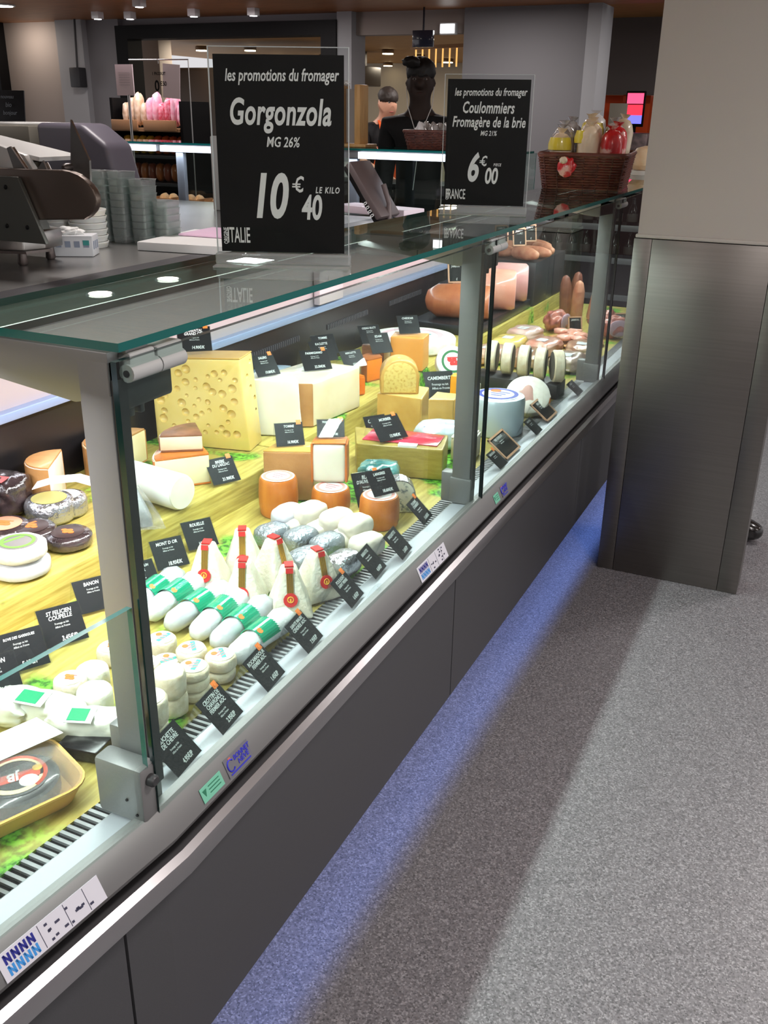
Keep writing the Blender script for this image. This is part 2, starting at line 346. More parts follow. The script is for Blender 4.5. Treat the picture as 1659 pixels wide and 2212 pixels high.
# posts
def post(y, big):
    b = B().box((-.738, y, .932), (.046, .024, .62), bev=.002)
    p = b.done('post', ALU, ctr, label='grey vertical glass post')
    b = B().prism([(-.715, 1.252), (-.715, 1.2), (-.77, 1.188), (-1.02, 1.218), (-1.02, 1.252)], -.012, .012, Matrix.Translation((0, y, 0)) @ FRONT, bev=.002)
    b.done('arm', ALU, p)
    B().box((-.712, y+.0, .94), (.006, .02, .56)).done('seal', mat('dark_seal', (40, 41, 43), .3), p, 0)
    # hinge: two clamp jaws on a pin
    b = B().box((-.722, y+.03, 1.234), (.046, .046, .03), bev=.004).box((-.716, y+.028, 1.251), (.022, .04, .008), bev=.002)
    b.lathe([(.0105, -.026), (.0105, .026)], 16, TM(-.703, y+.03, 1.226, rx=90))
    b.mi = 1; b.lathe([(.004, -.0275), (.004, .0275)], 12, TM(-.703, y+.03, 1.226, rx=90)); b.mi = 0
    b.box((-.722, y+.081, 1.234), (.046, .05, .026), bev=.004).lathe([(.0105, -.023), (.0105, .023)], 16, TM(-.703, y+.081, 1.226, rx=90))
    b.done('hinge', [ALUL, DARK], p, label='light grey hinge clamp')
    B().box((-.717, y+.05, 1.205), (.014, .09, .05), bev=.005).box((-.724, y+.02, 1.2), (.02, .012, .06), bev=.002).box((-.724, y+.04, 1.2), (.02, .008, .06), bev=.002).done('hinge_block', ALUD, p, label='dark grey hinge block')
    if big:
        B().box((-.738, y-.03, .668), (.078, .034, .088), bev=.006).box((-.772, y+.01, .7), (.022, .03, .07), bev=.003).done('foot', ALU, p, label='grey clamp foot')
        b = B().lathe([(.0085, 0), (.0085, .008), (.006, .011)], 16, TM(-.699, y-.03, .69, ry=90))
        b.done('bolt', ALUD, p)
        for x, z in ((-.725, .66), (-.71, .64)): B().lathe([(.002, 0), (.002, .002)], 8, TM(x, y-.047, z, rx=90)).done('screw', BLACK, p)
    else:
        B().box((-.738, y, .655), (.056, .032, .066), bev=.004).box((-.775, y+.005, .66), (.03, .03, .075), bev=.004).done('foot', ALU, p)
    return p
post(.815, True); post(2.035, False); post(3.33, False); post(4.6, False)

# stickers on the front rail
def rail_frame(y, z=.606):
    k = (.622-z)/(.622-.598); x = -.690+.011*k+.0012+bend(y)
    yv = Vector((-.42, 0, .908)).normalized(); a = math.atan(.105) if y < .8 else 0
    xv = Vector((math.sin(a), math.cos(a), 0)) if a else Vector((0, 1, 0)); zv = xv.cross(yv)
    return Matrix(((xv.x, yv.x, zv.x, x), (xv.y, yv.y, zv.y, y), (xv.z, yv.z, zv.z, z), (0, 0, 0, 1)))
NAVY = mat('navy_ink', (34, 38, 140), .5); CYAN = mat('cyan_ink', (60, 150, 226), .5); GRI = mat('grey_ink', (60, 60, 84), .5); GREENI = mat('green_label', (120, 196, 168), .5)
def service_sticker(y, s, lab):
    M = rail_frame(y); st = B().box((0, 0, 0), (.15*s, .034*s**.5, .0006), M).done('sticker', mat('white_sticker', (222, 222, 232), .4), ctr, 0, label=lab)
    b = B(); h = .034*s**.5
    for r_, mi in ((0, 0), (1, 1)):
        b.mi = mi
        for k in range(4):
            x = (-.066+k*.011)*s; yy = (.0065-r_*.013)*h/.031
            for dx in (0, .006*s): b.box((x+dx, yy, .0006), (.0028*s, .011*h/.031, .0004), M)
            b.box((0, 0, 0), (.0024*s, .0125*h/.031, .0004), M @ TM(x+.003*s, yy, .0006, rz=30))
    b.mi = 2
    for k in range(14):
        x = (-.012+.081*random.random())*s; yy = (random.random()-.5)*.024*h/.031
        b.box((x, yy, .0006), (.003*s+.004*random.random()*s, .003, .0004), M)
    for x in (-.018, .02, .05): b.box((x*s, 0, .0006), (.0006, h*.9, .0003), M)
    b.done('lettering', [NAVY, CYAN, GRI], st, 0)
service_sticker(.60, 1, 'white service sticker with blue letters at the near end of the rail')
service_sticker(1.72, 1, 'white service sticker with blue letters farther along the rail')
def blue_logo(y, s, lab):
    M = rail_frame(y, .607); st = B().box((0, 0, 0), (.062*s, .03, .0005), M).done('sticker', mat('grey_sticker', (112, 112, 120), .4), ctr, 0, label=lab)
    b = B(); ring = [(math.cos(a)*.008, math.sin(a)*.009) for a in [R(40+280*i/14) for i in range(15)]]
    b.tube([M @ Vector((-.019*s+x, y2+.001, .0008)) for x, y2 in ring], .0013, 5)
    b.text('BONNET', .0105, M @ TM(.011*s, .0065, .0008), .95, .1, .0003).text('NÉVÉ', .0105, M @ TM(.011*s, -.003, .0008), 1.1, .1, .0003)
    b.box((.0, -.0115, .0006), (.052*s, .0022, .0004), M)
    b.mi = 1; b.box((-.018*s, .0115, .0007), (.006, .003, .0004), M)
    b.done('lettering', [mat('blue_ink', (48, 50, 190), .5), mat('coral_ink', (210, 110, 90), .5)], st, 0)
blue_logo(.962, 1, 'grey sticker with blue logo'); blue_logo(2.2, .7, 'small grey sticker with blue logo beyond the middle post')
def green_label(y, s):
    M = rail_frame(y, .605); st = B().box((0, 0, 0), (.05*s, .022, .0006), M).done('sticker', GREENI, ctr, 0, label='pale green label')
    b = B(); b.prism([(-.021*s, .006), (-.012*s, .006), (-.0165*s, -.004)], .0003, .0008, M)
    for k in range(3): b.box((.006*s, .006-k*.005, .0006), (.026*s, .0014, .0004), M)
    b.done('lettering', mat('green_ink', (40, 120, 90), .5), st, 0)
green_label(.893, 1); green_label(2.14, .7)

# ------------------------------------------------------------------ price tags
def card_frame(w_, h_, t): return TM(0, 0, 0, rx=90-t)     # local x right, y up the card, z out of the card
def price_tag(p, rz, label, title=('FROMAGE',), price='', sub=True, dot=True, w_=.062, h_=.06, tilt=42, group='black price tags', frame=False, stand=True, roll=0):
    t = thing('price_tag', label, 'price tag', p, R(rz), group)
    F = Matrix.Rotation(R(roll), 4, 'Y') @ Matrix.Translation((0, 0, .0045)) @ card_frame(w_, h_, tilt)
    B().box((0, h_/2, 0), (w_, h_, .001), F).done('card', SLATE, t, 0)
    cd = t.children[0]
    b = B(); y = h_*.84
    for s_ in title:
        sz = min(h_*.155, w_*1.55/max(len(s_), 5)); b.text(s_, sz, F @ TM(0, y, .0006), .8, .18, sz*.02); y -= h_*.13
    if sub:
        for s_ in ('Fromage au lait', 'Affiné en France'): b.text(s_, h_*.075, F @ TM(0, y-.002, .0006), .75); y -= h_*.09
    if price: b.text(price, h_*.17, F @ TM(w_*.08, h_*.15, .0006), .72, .15, .0003)
    b.done('lettering', INK, cd, 0)
    if dot: B().box((w_*.36, h_*1.0, .0012), (.012, .012, .0006), F).prism([(w_*.36+.003*math.cos(a), h_+.003*math.sin(a)) for a in [i*1.05 for i in range(6)]], .0014, .002, F).done('sticker', ORANGE, t, 0, label='small orange square sticker')
    b = B(); b.box((0, h_/2, .0012), (w_+.004, h_+.003, .0008), F)
    if stand:
        top = F @ Vector((0, h_+.001, -.001)); L_ = top.z/math.cos(R(22))
        b.box((0, 0, -L_/2), (w_+.002, .0009, L_), Matrix.Translation(top) @ Matrix.Rotation(R(22), 4, 'X'))
    b.done('holder', ACR, t, 0, label='clear acrylic holder')
    if frame:
        b = B()
        for x, yy, sx, sy in ((0, 0, w_+.012, .006), (0, h_, w_+.012, .006), (-w_/2-.003, h_/2, .006, h_+.006), (w_/2+.003, h_/2, .006, h_+.006)): b.box((x, yy, .001), (sx, sy, .004), F)
        b.done('frame', mat('pale_wood', (206, 160, 128), .5), t, 0, label='pale wooden frame')
    return t
front = [((385, 1690), ('BUCHETTE', 'DE CHEVRE'), '4.95€/P', 0, 'first from the near post'), ((490, 1600), ('CROTTIN DE', 'CHAVIGNOL', 'FERMIER AOC'), '2.95€/P', 1, 'second from the near post'),
    ((575, 1503), ('ROCAMADOUR', 'FERMIER AOC'), '1.45€/P', 1, 'third from the near post'), ((665, 1420), ('SAINTE MAURE', 'CENDREE AOC'), '7.95€/P', 1, 'fourth from the near post'),
    ((755, 1320), ('POULIGNY', 'SAINT PIERRE'), '6.45€/P', 1, 'fifth, by the clear clip'), ((807, 1257), ('BARATTE',), '4.60€/P', 0, 'sixth from the near post'),
    ((865, 1215), ('BRIQUETTE',), '2.60€/P', 0, 'seventh from the near post'), ((912, 1140), ('FOURME', "D'AMBERT"), '11.60€/K', 1, 'eighth, nearest the middle post')]
for (q, ti, pr, d, lab) in front:
    p = A(*q, z=LIPZ); p.x = min(p.x, -.722); p.y += .036
    price_tag(p, 96, 'black price tag on the pale front lip, '+lab, ti, pr, dot=bool(d), w_=.066, h_=.063, tilt=45)
b = thing('plastic_clip', 'curled clear plastic clip on the front lip beside the fifth tag', 'clip', A(805, 1290, z=LIPZ), R(90))
B().tube([(-.02, 0, .006), (-.005, .004, .006), (.012, .006, .008), (.022, .002, .014), (.02, -.006, .02), (.012, -.008, .016), (.014, -.004, .01)], .0045, 8).done('bent_strip', ACR, b)

# ------------------------------------------------------------------ cheese
IV = mat('ivory_rind', (240, 230, 208), .55, rgb2=(222, 206, 178), scale=60, bump=.35, bscale=160, sss=.1)
WR = mat('white_mould', (244, 241, 232), .6, rgb2=(226, 222, 210), scale=50, bump=.3, bscale=140, sss=.1)
PASTE = mat('pale_cheese_paste', (240, 230, 196), .32, rgb2=(230, 216, 172), scale=10, coat=.35, cbump=.25, bscale=45, sss=.15)
YPASTE = mat('yellow_cheese_paste', (234, 206, 132), .34, rgb2=(224, 192, 108), scale=10, coat=.35, cbump=.25, bscale=45, sss=.15)
WPASTE = mat('white_cheese_paste', (243, 239, 226), .32, rgb2=(232, 226, 206), scale=12, coat=.4, cbump=.3, bscale=40, sss=.15)
ORIND = mat('orange_rind', (206, 118, 40), .42, rgb2=(180, 92, 26), scale=14, bump=.15, bscale=70, coat=.3)
TRIND = mat('tan_rind', (196, 146, 92), .5, rgb2=(170, 118, 66), scale=14, bump=.2, bscale=90, coat=.2)
BRIND = mat('brown_rind', (150, 96, 66), .5, rgb2=(112, 68, 46), scale=24, bump=.2, bscale=90, coat=.2)
YRIND = mat('yellow_rind', (214, 172, 92), .45, rgb2=(196, 148, 66), scale=14, bump=.12, bscale=70, coat=.3)
MIM = mat('deep_orange_paste', (238, 132, 36), .35, rgb2=(226, 112, 24), scale=10, coat=.3, cbump=.2, bscale=45)
ORP = mat('soft_orange_paste', (236, 166, 84), .38, rgb2=(224, 150, 66), scale=8, coat=.3, cbump=.2, bscale=45)
ASH = mat('grey_ash_rind', (146, 150, 158), .55, rgb2=(206, 210, 216), scale=40, bump=.4, bscale=120, coat=.3)
FOIL = mat('crinkled_foil', (196, 200, 206), .2, .85, bump=.8, bscale=110)
WRAPW = mat('white_wrapping', (236, 238, 240), .35, bump=.5, bscale=90, coat=.5, cbump=0)
BLUEP = mat('blue_veined_paste', (232, 230, 210), .4, rgb2=(92, 112, 120), scale=60, ramp=(.55, .66), coat=.3)
PAPERC = mat('cream_label', (244, 236, 222), .5); TEALI = mat('teal_print', (70, 160, 156), .5); ORI = mat('orange_print', (236, 120, 50), .5); PINKI = mat('pink_print', (226, 120, 130), .5)
GREYP = mat('wrinkled_clear_film_white', (222, 226, 230), .25, coat=.8, cbump=.8, bscale=70, rgb2=(196, 200, 206), scale=20)

def disc_label(parent, r, z, prints, base=PAPERC, M=None):
    d = B().lathe([(r*.98, 0), (r, .0004), (r*.97, .0010)], 28, (M or Matrix()) @ TM(0, 0, z)).done('paper_label', base, parent, label='round paper label')
    if prints:
        b = B(); ms = []
        for i, (m, kind) in enumerate(prints):
            ms.append(m); b.mi = i; F = (M or Matrix()) @ TM(0, 0, z+.0011)
            if kind == 'band': b.box((r*.15, r*.1, 0), (r*.35, r*1.4, .0004), F @ TM(rz=-35))
            elif kind == 'edge': b.box((-r*.35, -r*.1, 0), (r*.2, r*1.3, .0004), F @ TM(rz=-35))
            elif kind == 'dot': b.prism([(-.25*r+.25*r*math.cos(a), .45*r+.25*r*math.sin(a)) for a in [k*.628 for k in range(10)]], 0, .0005, F)
            elif kind == 'blot':
                for k in range(4): b.prism([(r*.35*(k-1.5)/2+.2*r*math.cos(a), .15*r*(-1)**k+.17*r*math.sin(a)) for a in [j*.785 for j in range(8)]], 0, .0005+k*.0001, F)
            elif kind == 'ring': b.lathe([(r*.72, 0), (r*.72, .0005), (r*.9, .0005), (r*.9, 0)], 24, F, cap=False)
            elif kind == 'word':
                for k in range(3): b.box((0, r*(.3-.28*k), 0), (r*(.9-.2*k), r*.1, .0005), F)
        b.done('printing', ms, d, 0)
    return d
def crottin_proto():
    out = []
    for wob, h in ((.05, .026), (.08, .034)):
        b = B(); r = .0255; b.lathe([(r*.86, 0), (r*.97, .003), (r, h*.3), (r*1.01, h*.7), (r*.97, h-.004), (r*.88, h-.0008), (r*.4, h)], 28, wob=wob); out.append((b, h))
    return out
def crottin(p, h, label, lab=None, r=.0265, group='small goat cheeses in the front of the counter', m=IV):
    t = thing('goat_cheese', label, 'cheese', p, random.random()*1.5, group)
    b = B(); b.lathe([(r*.86, 0), (r*.97, .003), (r, h*.3), (r*1.01, h*.7), (r*.97, h-.004), (r*.88, h-.0008), (r*.4, h)], 28, wob=.07)
    if h > .03: b.jitter(.0012, 140)
    b.done('rind', m, t, 60)
    if lab: disc_label(t, r*.84, h-.0002, lab)
    return t
TEALLAB = [(TEALI, 'band'), (PINKI, 'word'), (ORI, 'dot')]; ORLAB = [(ORI, 'blot'), (PINKI, 'word')]
def stack(q, hs, labs, names, r=.0265, z=LD, m=IV):
    p = A(*q, z=z)
    zz = z
    for h, l, nm in zip(hs, labs, names):
        crottin((p.x+random.uniform(-.002, .002), p.y+random.uniform(-.002, .002), zz+.0003), h, nm, l, r, m=m); zz += h+.0012
stack((330, 1606), (.04, .045), (None, ORLAB), ('white goat cheese behind the near post, bottom of its pair', 'white goat cheese with orange label behind the near post, top of its pair'), .029)
stack((372, 1538), (.036, .042), (None, None), ('lower plain goat cheese of the bare pair beside the near post', 'upper bare goat cheese without label, behind the second price tag'))
stack((424, 1504), (.019, .019, .018), (None, None, TEALLAB), ('bottom disc of the stack of three flat goat cheeses', 'middle disc of the stack of three flat goat cheeses', 'top disc with teal label on the stack of three flat goat cheeses'))
stack((480, 1462), (.019, .024), (None, TEALLAB), ('bottom flat goat cheese of the pair nearest the air grille', 'teal labelled goat cheese, top of the pair nearest the air grille'))
stack((418, 1446), (.022, .022), (None, TEALLAB), ('lower disc under the teal labelled cheese in the second row', 'teal labelled goat cheese in the second row, in front of the wrapped logs'))
stack((318, 1498), (.03, .03), (None, ORLAB), ('bottom cheese of the orange labelled pair hugging the post', 'orange labelled goat cheese, top of the pair hugging the post'))
stack((362, 1455), (.028,), (TEALLAB,), ('low teal labelled goat cheese between two taller stacks',))
stack((354, 1416), (.036,), (TEALLAB,), ('tall goat cheese with teal label standing behind the others',))
stack((306, 1412), (.03,), (ORLAB,), ('orange labelled goat cheese below the green wrapped logs',))
stack((302, 1455), (.024,), (ORLAB,), ('low orange labelled goat cheese at the edge of the post',))
stack((155, 1512), (.042,), (ORLAB,), ('goat cheese with orange label behind the low glass',))
stack((212, 1545), (.05,), (None,), ('plain white goat cheese against the left side of the near post',), .028, m=WR)
stack((205, 1485), (.038,), (None,), ('plain white goat cheese behind the one at the post foot',), m=WR)
stack((246, 1428), (.03,), (ORLAB,), ('orange labelled goat cheese showing left of the near post',))

# wrapped goat logs with green bands, side by side
logx = [(556, 1384), (515, 1354), (468, 1334), (420, 1318), (372, 1296), (324, 1288)]
for i, q in enumerate(logx):
    p = A(*q, z=LD+.02)
    t = thing('wrapped_goat_log', ('film wrapped white goat log with green band, nearest the air grille', 'green banded white goat log, second from the air grille', 'green banded white goat log, third from the air grille', 'green banded white goat log, fourth from the air grille', 'green banded goat log, fifth from the grille, below the tags', 'green banded goat log next to the near post')[i], 'cheese', (p.x, p.y+.01, LD), R(3*(i % 3)-4), 'film wrapped goat logs with green bands')
    b = B(); r = .0225
    b.lathe([(.004, -.085), (.012, -.082), (r*.94, -.068), (r, -.03), (r*.97, .0), (r*1.04, .04), (r*1.12, .062), (r*.9, .082), (.006, .09)], 20, TM(0, 0, r*1.12+.0005, rx=-90)).jitter(.0034, 60)
    b.done('film_wrapping', GREYP if i % 2 else WRAPW, t, 60, label='wrinkled clear and white wrapping')
    a = [R(k) for k in range(15, 166, 10)]
    b = B()
    for k0, k1 in zip(a, a[1:]):
        b.bm.faces.new([b.bm.verts.new(((r+.003+s_)*math.cos(k), yy, r*1.12+(r+.003+s_)*math.sin(k))) for k, yy, s_ in ((k0, -.024, .0), (k1, -.026, 0), (k1, .022, .002), (k0, .026, .002))])
    bmesh.ops.remove_doubles(b.bm, verts=b.bm.verts, dist=.0001); bmesh.ops.solidify(b.bm, geom=b.bm.faces[:], thickness=.0012)
    gb = b.done('green_band', GREENF, t, 60, label='shiny green foil band')
    B().lathe([(.006, 0), (.006, .0008)], 14, TM(.012, -.016, r*1.12+.0235, ry=30)).done('seal', ORANGE, gb, label='orange seal')

# pyramids
for i, (q, hh) in enumerate((((448, 1272), .098), ((523, 1236), .094), ((590, 1262), .1), ((525, 1304), .09), ((682, 1285), .095), ((622, 1322), .095))):
    p = A(*q, z=LD)
    nm = ('left end', 'middle of the back row', 'centre of the cluster', 'front left of the cluster', 'right end of the cluster', 'closest to the air grille')[i]
    t = thing('goat_pyramid', 'white goat cheese pyramid with red and gold band, '+nm, 'cheese', (p.x, p.y+.008, LD+.0003), R((20, 30, 75, 24, 60, 34)[i]), 'goat cheese pyramids with red and gold bands')
    b = B(); s0, s1 = .0435, .0135
    sq = [(-s0, -s0), (s0, -s0), (s0, s0), (-s0, s0)]; tp = [(-s1, -s1), (s1, -s1), (s1, s1), (-s1, s1)]
    b.prism(sq, 0, hh, bev=.006, seg=3, taper=tp)
    bmesh.ops.subdivide_edges(b.bm, edges=b.bm.edges[:], cuts=4, use_grid_fill=True); b.jitter(.0016, 60)
    b.done('rind', mat('rough_white_pyramid', (240, 236, 222), .6, rgb2=(222, 212, 190), scale=22, bump=.5, bscale=150, sss=.1), t, 60)
    sl = math.atan((s0-s1)/hh); F = TM(0, -s1, hh, rx=90-math.degrees(sl)) @ TM(0, 0, .0018)
    b = B().box((0, -.029, 0), (.0125, .058, .0012), F); b.mi = 1
    for x in (-.0035, 0, .0035): b.box((x, -.03, .0008), (.0006, .052, .0004), F)
    bd = b.done('gold_band', [GOLD, mat('brown_print', (110, 64, 24), .5)], t, 0, label='gold paper band')
    B().box((0, 0, hh+.0028), (.017, .022, .003)).box((0, -.004, .0012), (.014, .01, .0022), F).done('red_tab', RED, t, 0, label='red tab over the tip')
    M_ = F @ TM(0, -.06, .001); b = B().lathe([(.0135, 0), (.0135, .0014)], 20, M_, wob=0); b.mi = 1
    b.prism([(.0125*math.cos(x_)*(1.12 if k % 2 else 1), .0125*math.sin(x_)*(1.12 if k % 2 else 1)) for k, x_ in enumerate([j*math.pi/14 for j in range(28)])], .0002, .0012, M_)
    b.mi = 2; b.tube([M_ @ Vector((.0055*math.cos(x_), .0055*math.sin(x_)+.001, .002)) for x_ in [j*.52 for j in range(12)]], .001, 5, True); b.box((0, 0, .0018), (.003, .006, .0008), M_)
    b.done('red_seal', [RED, RED, mat('yellow_print', (240, 190, 60), .5)], t, 0, label='red paper seal')

# oval goat cheeses in foil and white paper
def oval(q, z, col, lab, rz=0, L_=.08, ra=.0285, rb=.0245):
    p = A(*q, z=z+.02)
    t = thing('oval_goat_cheese', lab, 'cheese', (p.x, p.y, z+.0005), R(rz), 'oval goat cheeses in foil and white paper')
    b = B().blob((0, 0, rb), (ra, L_/2, rb), sq=3.4, amp=.05, fr=2.5, sub=4, seed=q[0]).jitter(.0008, 120)
    b.done('wrapping', col, t, 60)
    b = B().blob((.004, -.004, rb), (ra*.6, L_*.24, rb*1.045), sq=2.4, sub=3)
    for v in b.bm.verts: v.co.z = max(v.co.z, rb*1.25)
    b.done('paper_label', mat('pale_blue_label', (226, 232, 240), .4, rgb2=(150, 180, 220), scale=60, ramp=(.6, .7)) if col is not FOIL else mat('white_gloss_label', (226, 230, 234), .3), t, 60)
    return t
FOILG = mat('grey_foil', (168, 176, 186), .28, .7, bump=1, bscale=170)
PW_ = mat('white_wax_paper', (242, 236, 226), .5, bump=.2, bscale=60, rgb2=(230, 218, 200), scale=14)
for q, z, c, l in (((588, 1160), LD, FOILG, 'grey foil oval cheese at the left end of the front foil row'), ((650, 1170), LD, FOILG, 'grey foil oval cheese in the middle of the front foil row'), ((708, 1182), LD, FOILG, 'grey foil oval cheese, third of the front foil row'),
        ((742, 1222), LD, FOIL, 'small bright silver oval cheese beside the sixth price tag'), ((660, 1215), LD, FOILG, 'dark foil oval cheese tucked between pyramid and foil row'),
        ((792, 1182), LD, PW_, 'white paper oval cheese closest to the glass'), ((622, 1118), LD+.02, mat('lilac_paper', (214, 210, 222), .5, bump=.2, bscale=60), 'lilac white oval cheese leaning on the full orange drum'), ((670, 1113), LD+.028, PW_, 'white paper oval cheese, second along the top row'),
        ((727, 1128), LD+.028, PW_, 'white paper oval cheese, third along the top row'), ((768, 1142), LD+.026, PW_, 'white paper oval cheese, fourth along the top row before the green lidded drum')):
    oval(q, z, c, l, rz=random.uniform(-22, -8))
# a low shelf of ovals carries the top row
for q, l in (((640, 1140), 'white oval cheese at the bottom of the pile, left'), ((697, 1150), 'white oval cheese at the bottom of the pile, centre'), ((752, 1165), 'white oval cheese at the bottom of the pile, right')):
    oval(q, LD, PW_, l, rz=-14)

# orange drums
def drum(q, label, h=.094, r=.047, lid=0):
    p = A(*q, z=LD); t = thing('orange_drum_cheese', label, 'cheese', (p.x-.02, p.y+.035, LD+.0003), 0, 'barrel shaped cheeses with orange rind')
    b = B().lathe([(r*.88, 0), (r*.95, .006), (r*1.0, h*.3), (r*1.01, h*.55), (r*.97, h-.008), (r*.9, h-.001), (r*.5, h)], 40)
    b.done('rind', mat('ribbed_orange_rind', (212, 128, 44), .4, rgb2=(182, 98, 28), scale=26, stretch=(1, 1, .12), bump=.25, bscale=60, coat=.3), t, 50)
    disc_label(t, r*.84, h, [(PINKI, 'word'), (mat('pale_red_print', (226, 150, 140), .5), 'ring')] if not lid else [(mat('green_stripe', (120, 196, 168), .5), 'band'), (mat('green_stripe2', (190, 226, 214), .5), 'ring')], WHITE)
    return t
drum((602, 1122), 'full orange barrel shaped cheese with white paper lid, left of the tomme slices')
drum((716, 1118), 'orange barrel shaped cheese carrying the tomme slice', h=.062)
drum((822, 1148), 'orange barrel shaped cheese with green striped lid, next to the middle post', h=.075)

def slab(name, label, poly, z, h, paste, rind=None, edges=(), top=None, group=None, taper=None, bev=.004, rt=.0035, cat='cheese', film=False):
    """prism of cheese on a footprint polygon (world x,y); rind plates on the listed edges and, if asked, the top"""
    c = Vector((sum(q[0] for q in poly)/len(poly), sum(q[1] for q in poly)/len(poly)))
    pl = [(q[0]-c.x, q[1]-c.y) for q in poly]; tp = [(q[0]-c.x, q[1]-c.y) for q in taper] if taper else None
    t = thing(name, label, cat, (c.x, c.y, z+.0003), 0, group)
    b = B().prism(pl, 0, h, bev=bev, seg=3, taper=tp); bmesh.ops.subdivide_edges(b.bm, edges=[e for e in b.bm.edges if e.calc_length() > .03], cuts=5, use_grid_fill=True)
    b.jitter(.0012, 25); b.done('paste', paste, t, 50)
    n = len(pl); hi = tp or pl
    for e in edges:
        a0, a1, b0, b1 = Vector(pl[e]), Vector(pl[(e+1) % n]), Vector(hi[e]), Vector(hi[(e+1) % n])
        d = (a1-a0).normalized(); nn = Vector((d.y, -d.x))
        if nn.dot((a0+a1)/2) < 0: nn = -nn
        q = B(); L0 = (a0+d*.002, a1-d*.002, b0+d*.002, b1-d*.002)
        vs = []
        for o_ in (-.002, rt):
            for v, zz in ((L0[0], .001), (L0[1], .001), (L0[3], h-.001), (L0[2], h-.001)): vs.append(q.bm.verts.new((v.x+nn.x*o_, v.y+nn.y*o_, zz)))
        for f in ((0, 1, 2, 3), (4, 5, 6, 7), (0, 1, 5, 4), (1, 2, 6, 5), (2, 3, 7, 6), (3, 0, 4, 7)): q.bm.faces.new([vs[i] for i in f])
        bmesh.ops.bevel(q.bm, geom=q.bm.edges[:], offset=.0014, segments=2, affect='EDGES')
        q.done('rind', rind, t, 40, label='darker rind')
    if top:
        k = .985; B().prism([(x*k, y*k) for x, y in hi], h-.001, h+.003, bev=.0015).done('top_rind', top, t, 40)
    return t
P = lambda *q, z=LD: tuple(A(q[0], q[1], z=z).xy)

# tomme slices behind the drums
slab('tomme_slice', 'tall pale tomme slice in film standing behind the full orange drum', [(-1.19, 1.85), (-1.075, 1.90), (-1.09, 1.965), (-1.195, 1.955)], LD, .125, PASTE, TRIND, (0, 2), YRIND)
c0 = A(712, 1068, z=LD+.064)
slab('tomme_slice', 'tomme slice with orange rind frame resting on the short orange drum', [(-1.058, 1.86), (-.985, 1.895), (-1.005, 1.945), (-1.075, 1.91)], LD+.0638, .1, WPASTE, ORIND, (3, 1), ORIND, bev=.01)
# wedge with the red film
t = slab('pressed_cheese_block', 'long olive rinded cheese block under a red printed film, left of the middle post', [(-1.07, 2.12), (-.845, 2.175), (-.88, 2.30), (-1.14, 2.25)], LD, .085, mat('olive_rind', (168, 148, 66), .45, rgb2=(150, 128, 48), scale=10, stretch=(3, 3, 14), coat=.3), None, ())
c = Vector(t.location)
b = B().prism([(-.085, -.06), (.115, -.02), (.1, .07), (-.1, .05)], .0855, .0885, bev=.001)
rl = b.done('printed_film', mat('red_film', (206, 34, 60), .22, rgb2=(226, 90, 120), scale=18, coat=.8, cbump=.4, bscale=40), t, 40, label='red printed film')
B().text('MORBIER', .018, TM(-.02, -.02, .0892, rz=16), .9, 0, .0006).done('lettering', WHITE, rl, 0)
B().box((.03, -.066, .078), (.05, .002, .022), TM(rz=14)).box((.03, -.055, .0888), (.05, .02, .001), TM(rz=14)).done('paper_label', WHITE, t, 0, label='white scale label')
# teal film parcel
q = A(800, 1075, z=LD); t = thing('film_parcel', 'cheese in teal film parcel behind the silver topped wedge', 'cheese', (q.x-.005, q.y+.06, LD), R(20))
B().blob((0, 0, .036), (.052, .04, .036), sq=4, amp=.12, fr=3, sub=4).jitter(.002, 60).done('teal_film', mat('teal_film', (40, 104, 104), .25, coat=.9, cbump=.8, bscale=60, rgb2=(110, 170, 168), scale=18), t, 60)
# half round of blue cheese with foil on the top
q = A(862, 1108, z=LD); t = thing('blue_cheese_half', 'half round of blue veined cheese with silver foil over the top', 'cheese', (q.x-.01, q.y+.02, LD), R(30))
pr = [(-.037, .0)]+[(.037*math.cos(a), .045+.037*math.sin(a)) for a in [math.pi-k*math.pi/12 for k in range(13)]]+[(.037, 0)]
B().prism(pr, -.022, .022, FRONT, bev=.003).done('paste', BLUEP, t, 40)
pr2 = [(.0385*math.cos(a), .045+.0385*math.sin(a)) for a in [math.pi-k*math.pi/12 for k in range(13)]]
B().prism([(-.0385, .03)]+pr2+[(.0385, .03)]+[(x*.95, y-.001) for x, y in reversed(pr2)], -.0225, .0225, FRONT).jitter(.0006, 200).done('foil', FOIL, t, 0, label='crinkled silver foil')
# blue and white parcel
q = A(955, 985, z=LD); t = thing('blue_cheese_parcel', 'pale blue and white foil wrapped cheese left of the middle post', 'cheese', (q.x-.03, q.y+.06, LD), R(15))
B().blob((0, 0, .04), (.075, .05, .04), sq=3, amp=.1, fr=3, sub=4, seed=4).jitter(.0015, 60).done('foil_wrapping', mat('pale_blue_foil', (206, 222, 234), .3, .2, coat=.5, cbump=.5, bscale=60), t, 60)
b = B()
for k in range(4): b.box((-.045+k*.028, -.047, .045), (.004, .006, .035), TM(rx=-14, rz=4))
for k in range(3): b.box((.025+k*.006, -.047, .03+k*.014), (.022, .006, .006), TM(rx=-14))
b.done('blue_print', mat('royal_blue_print', (50, 66, 170), .4), t, 0, label='blue printed stripes')
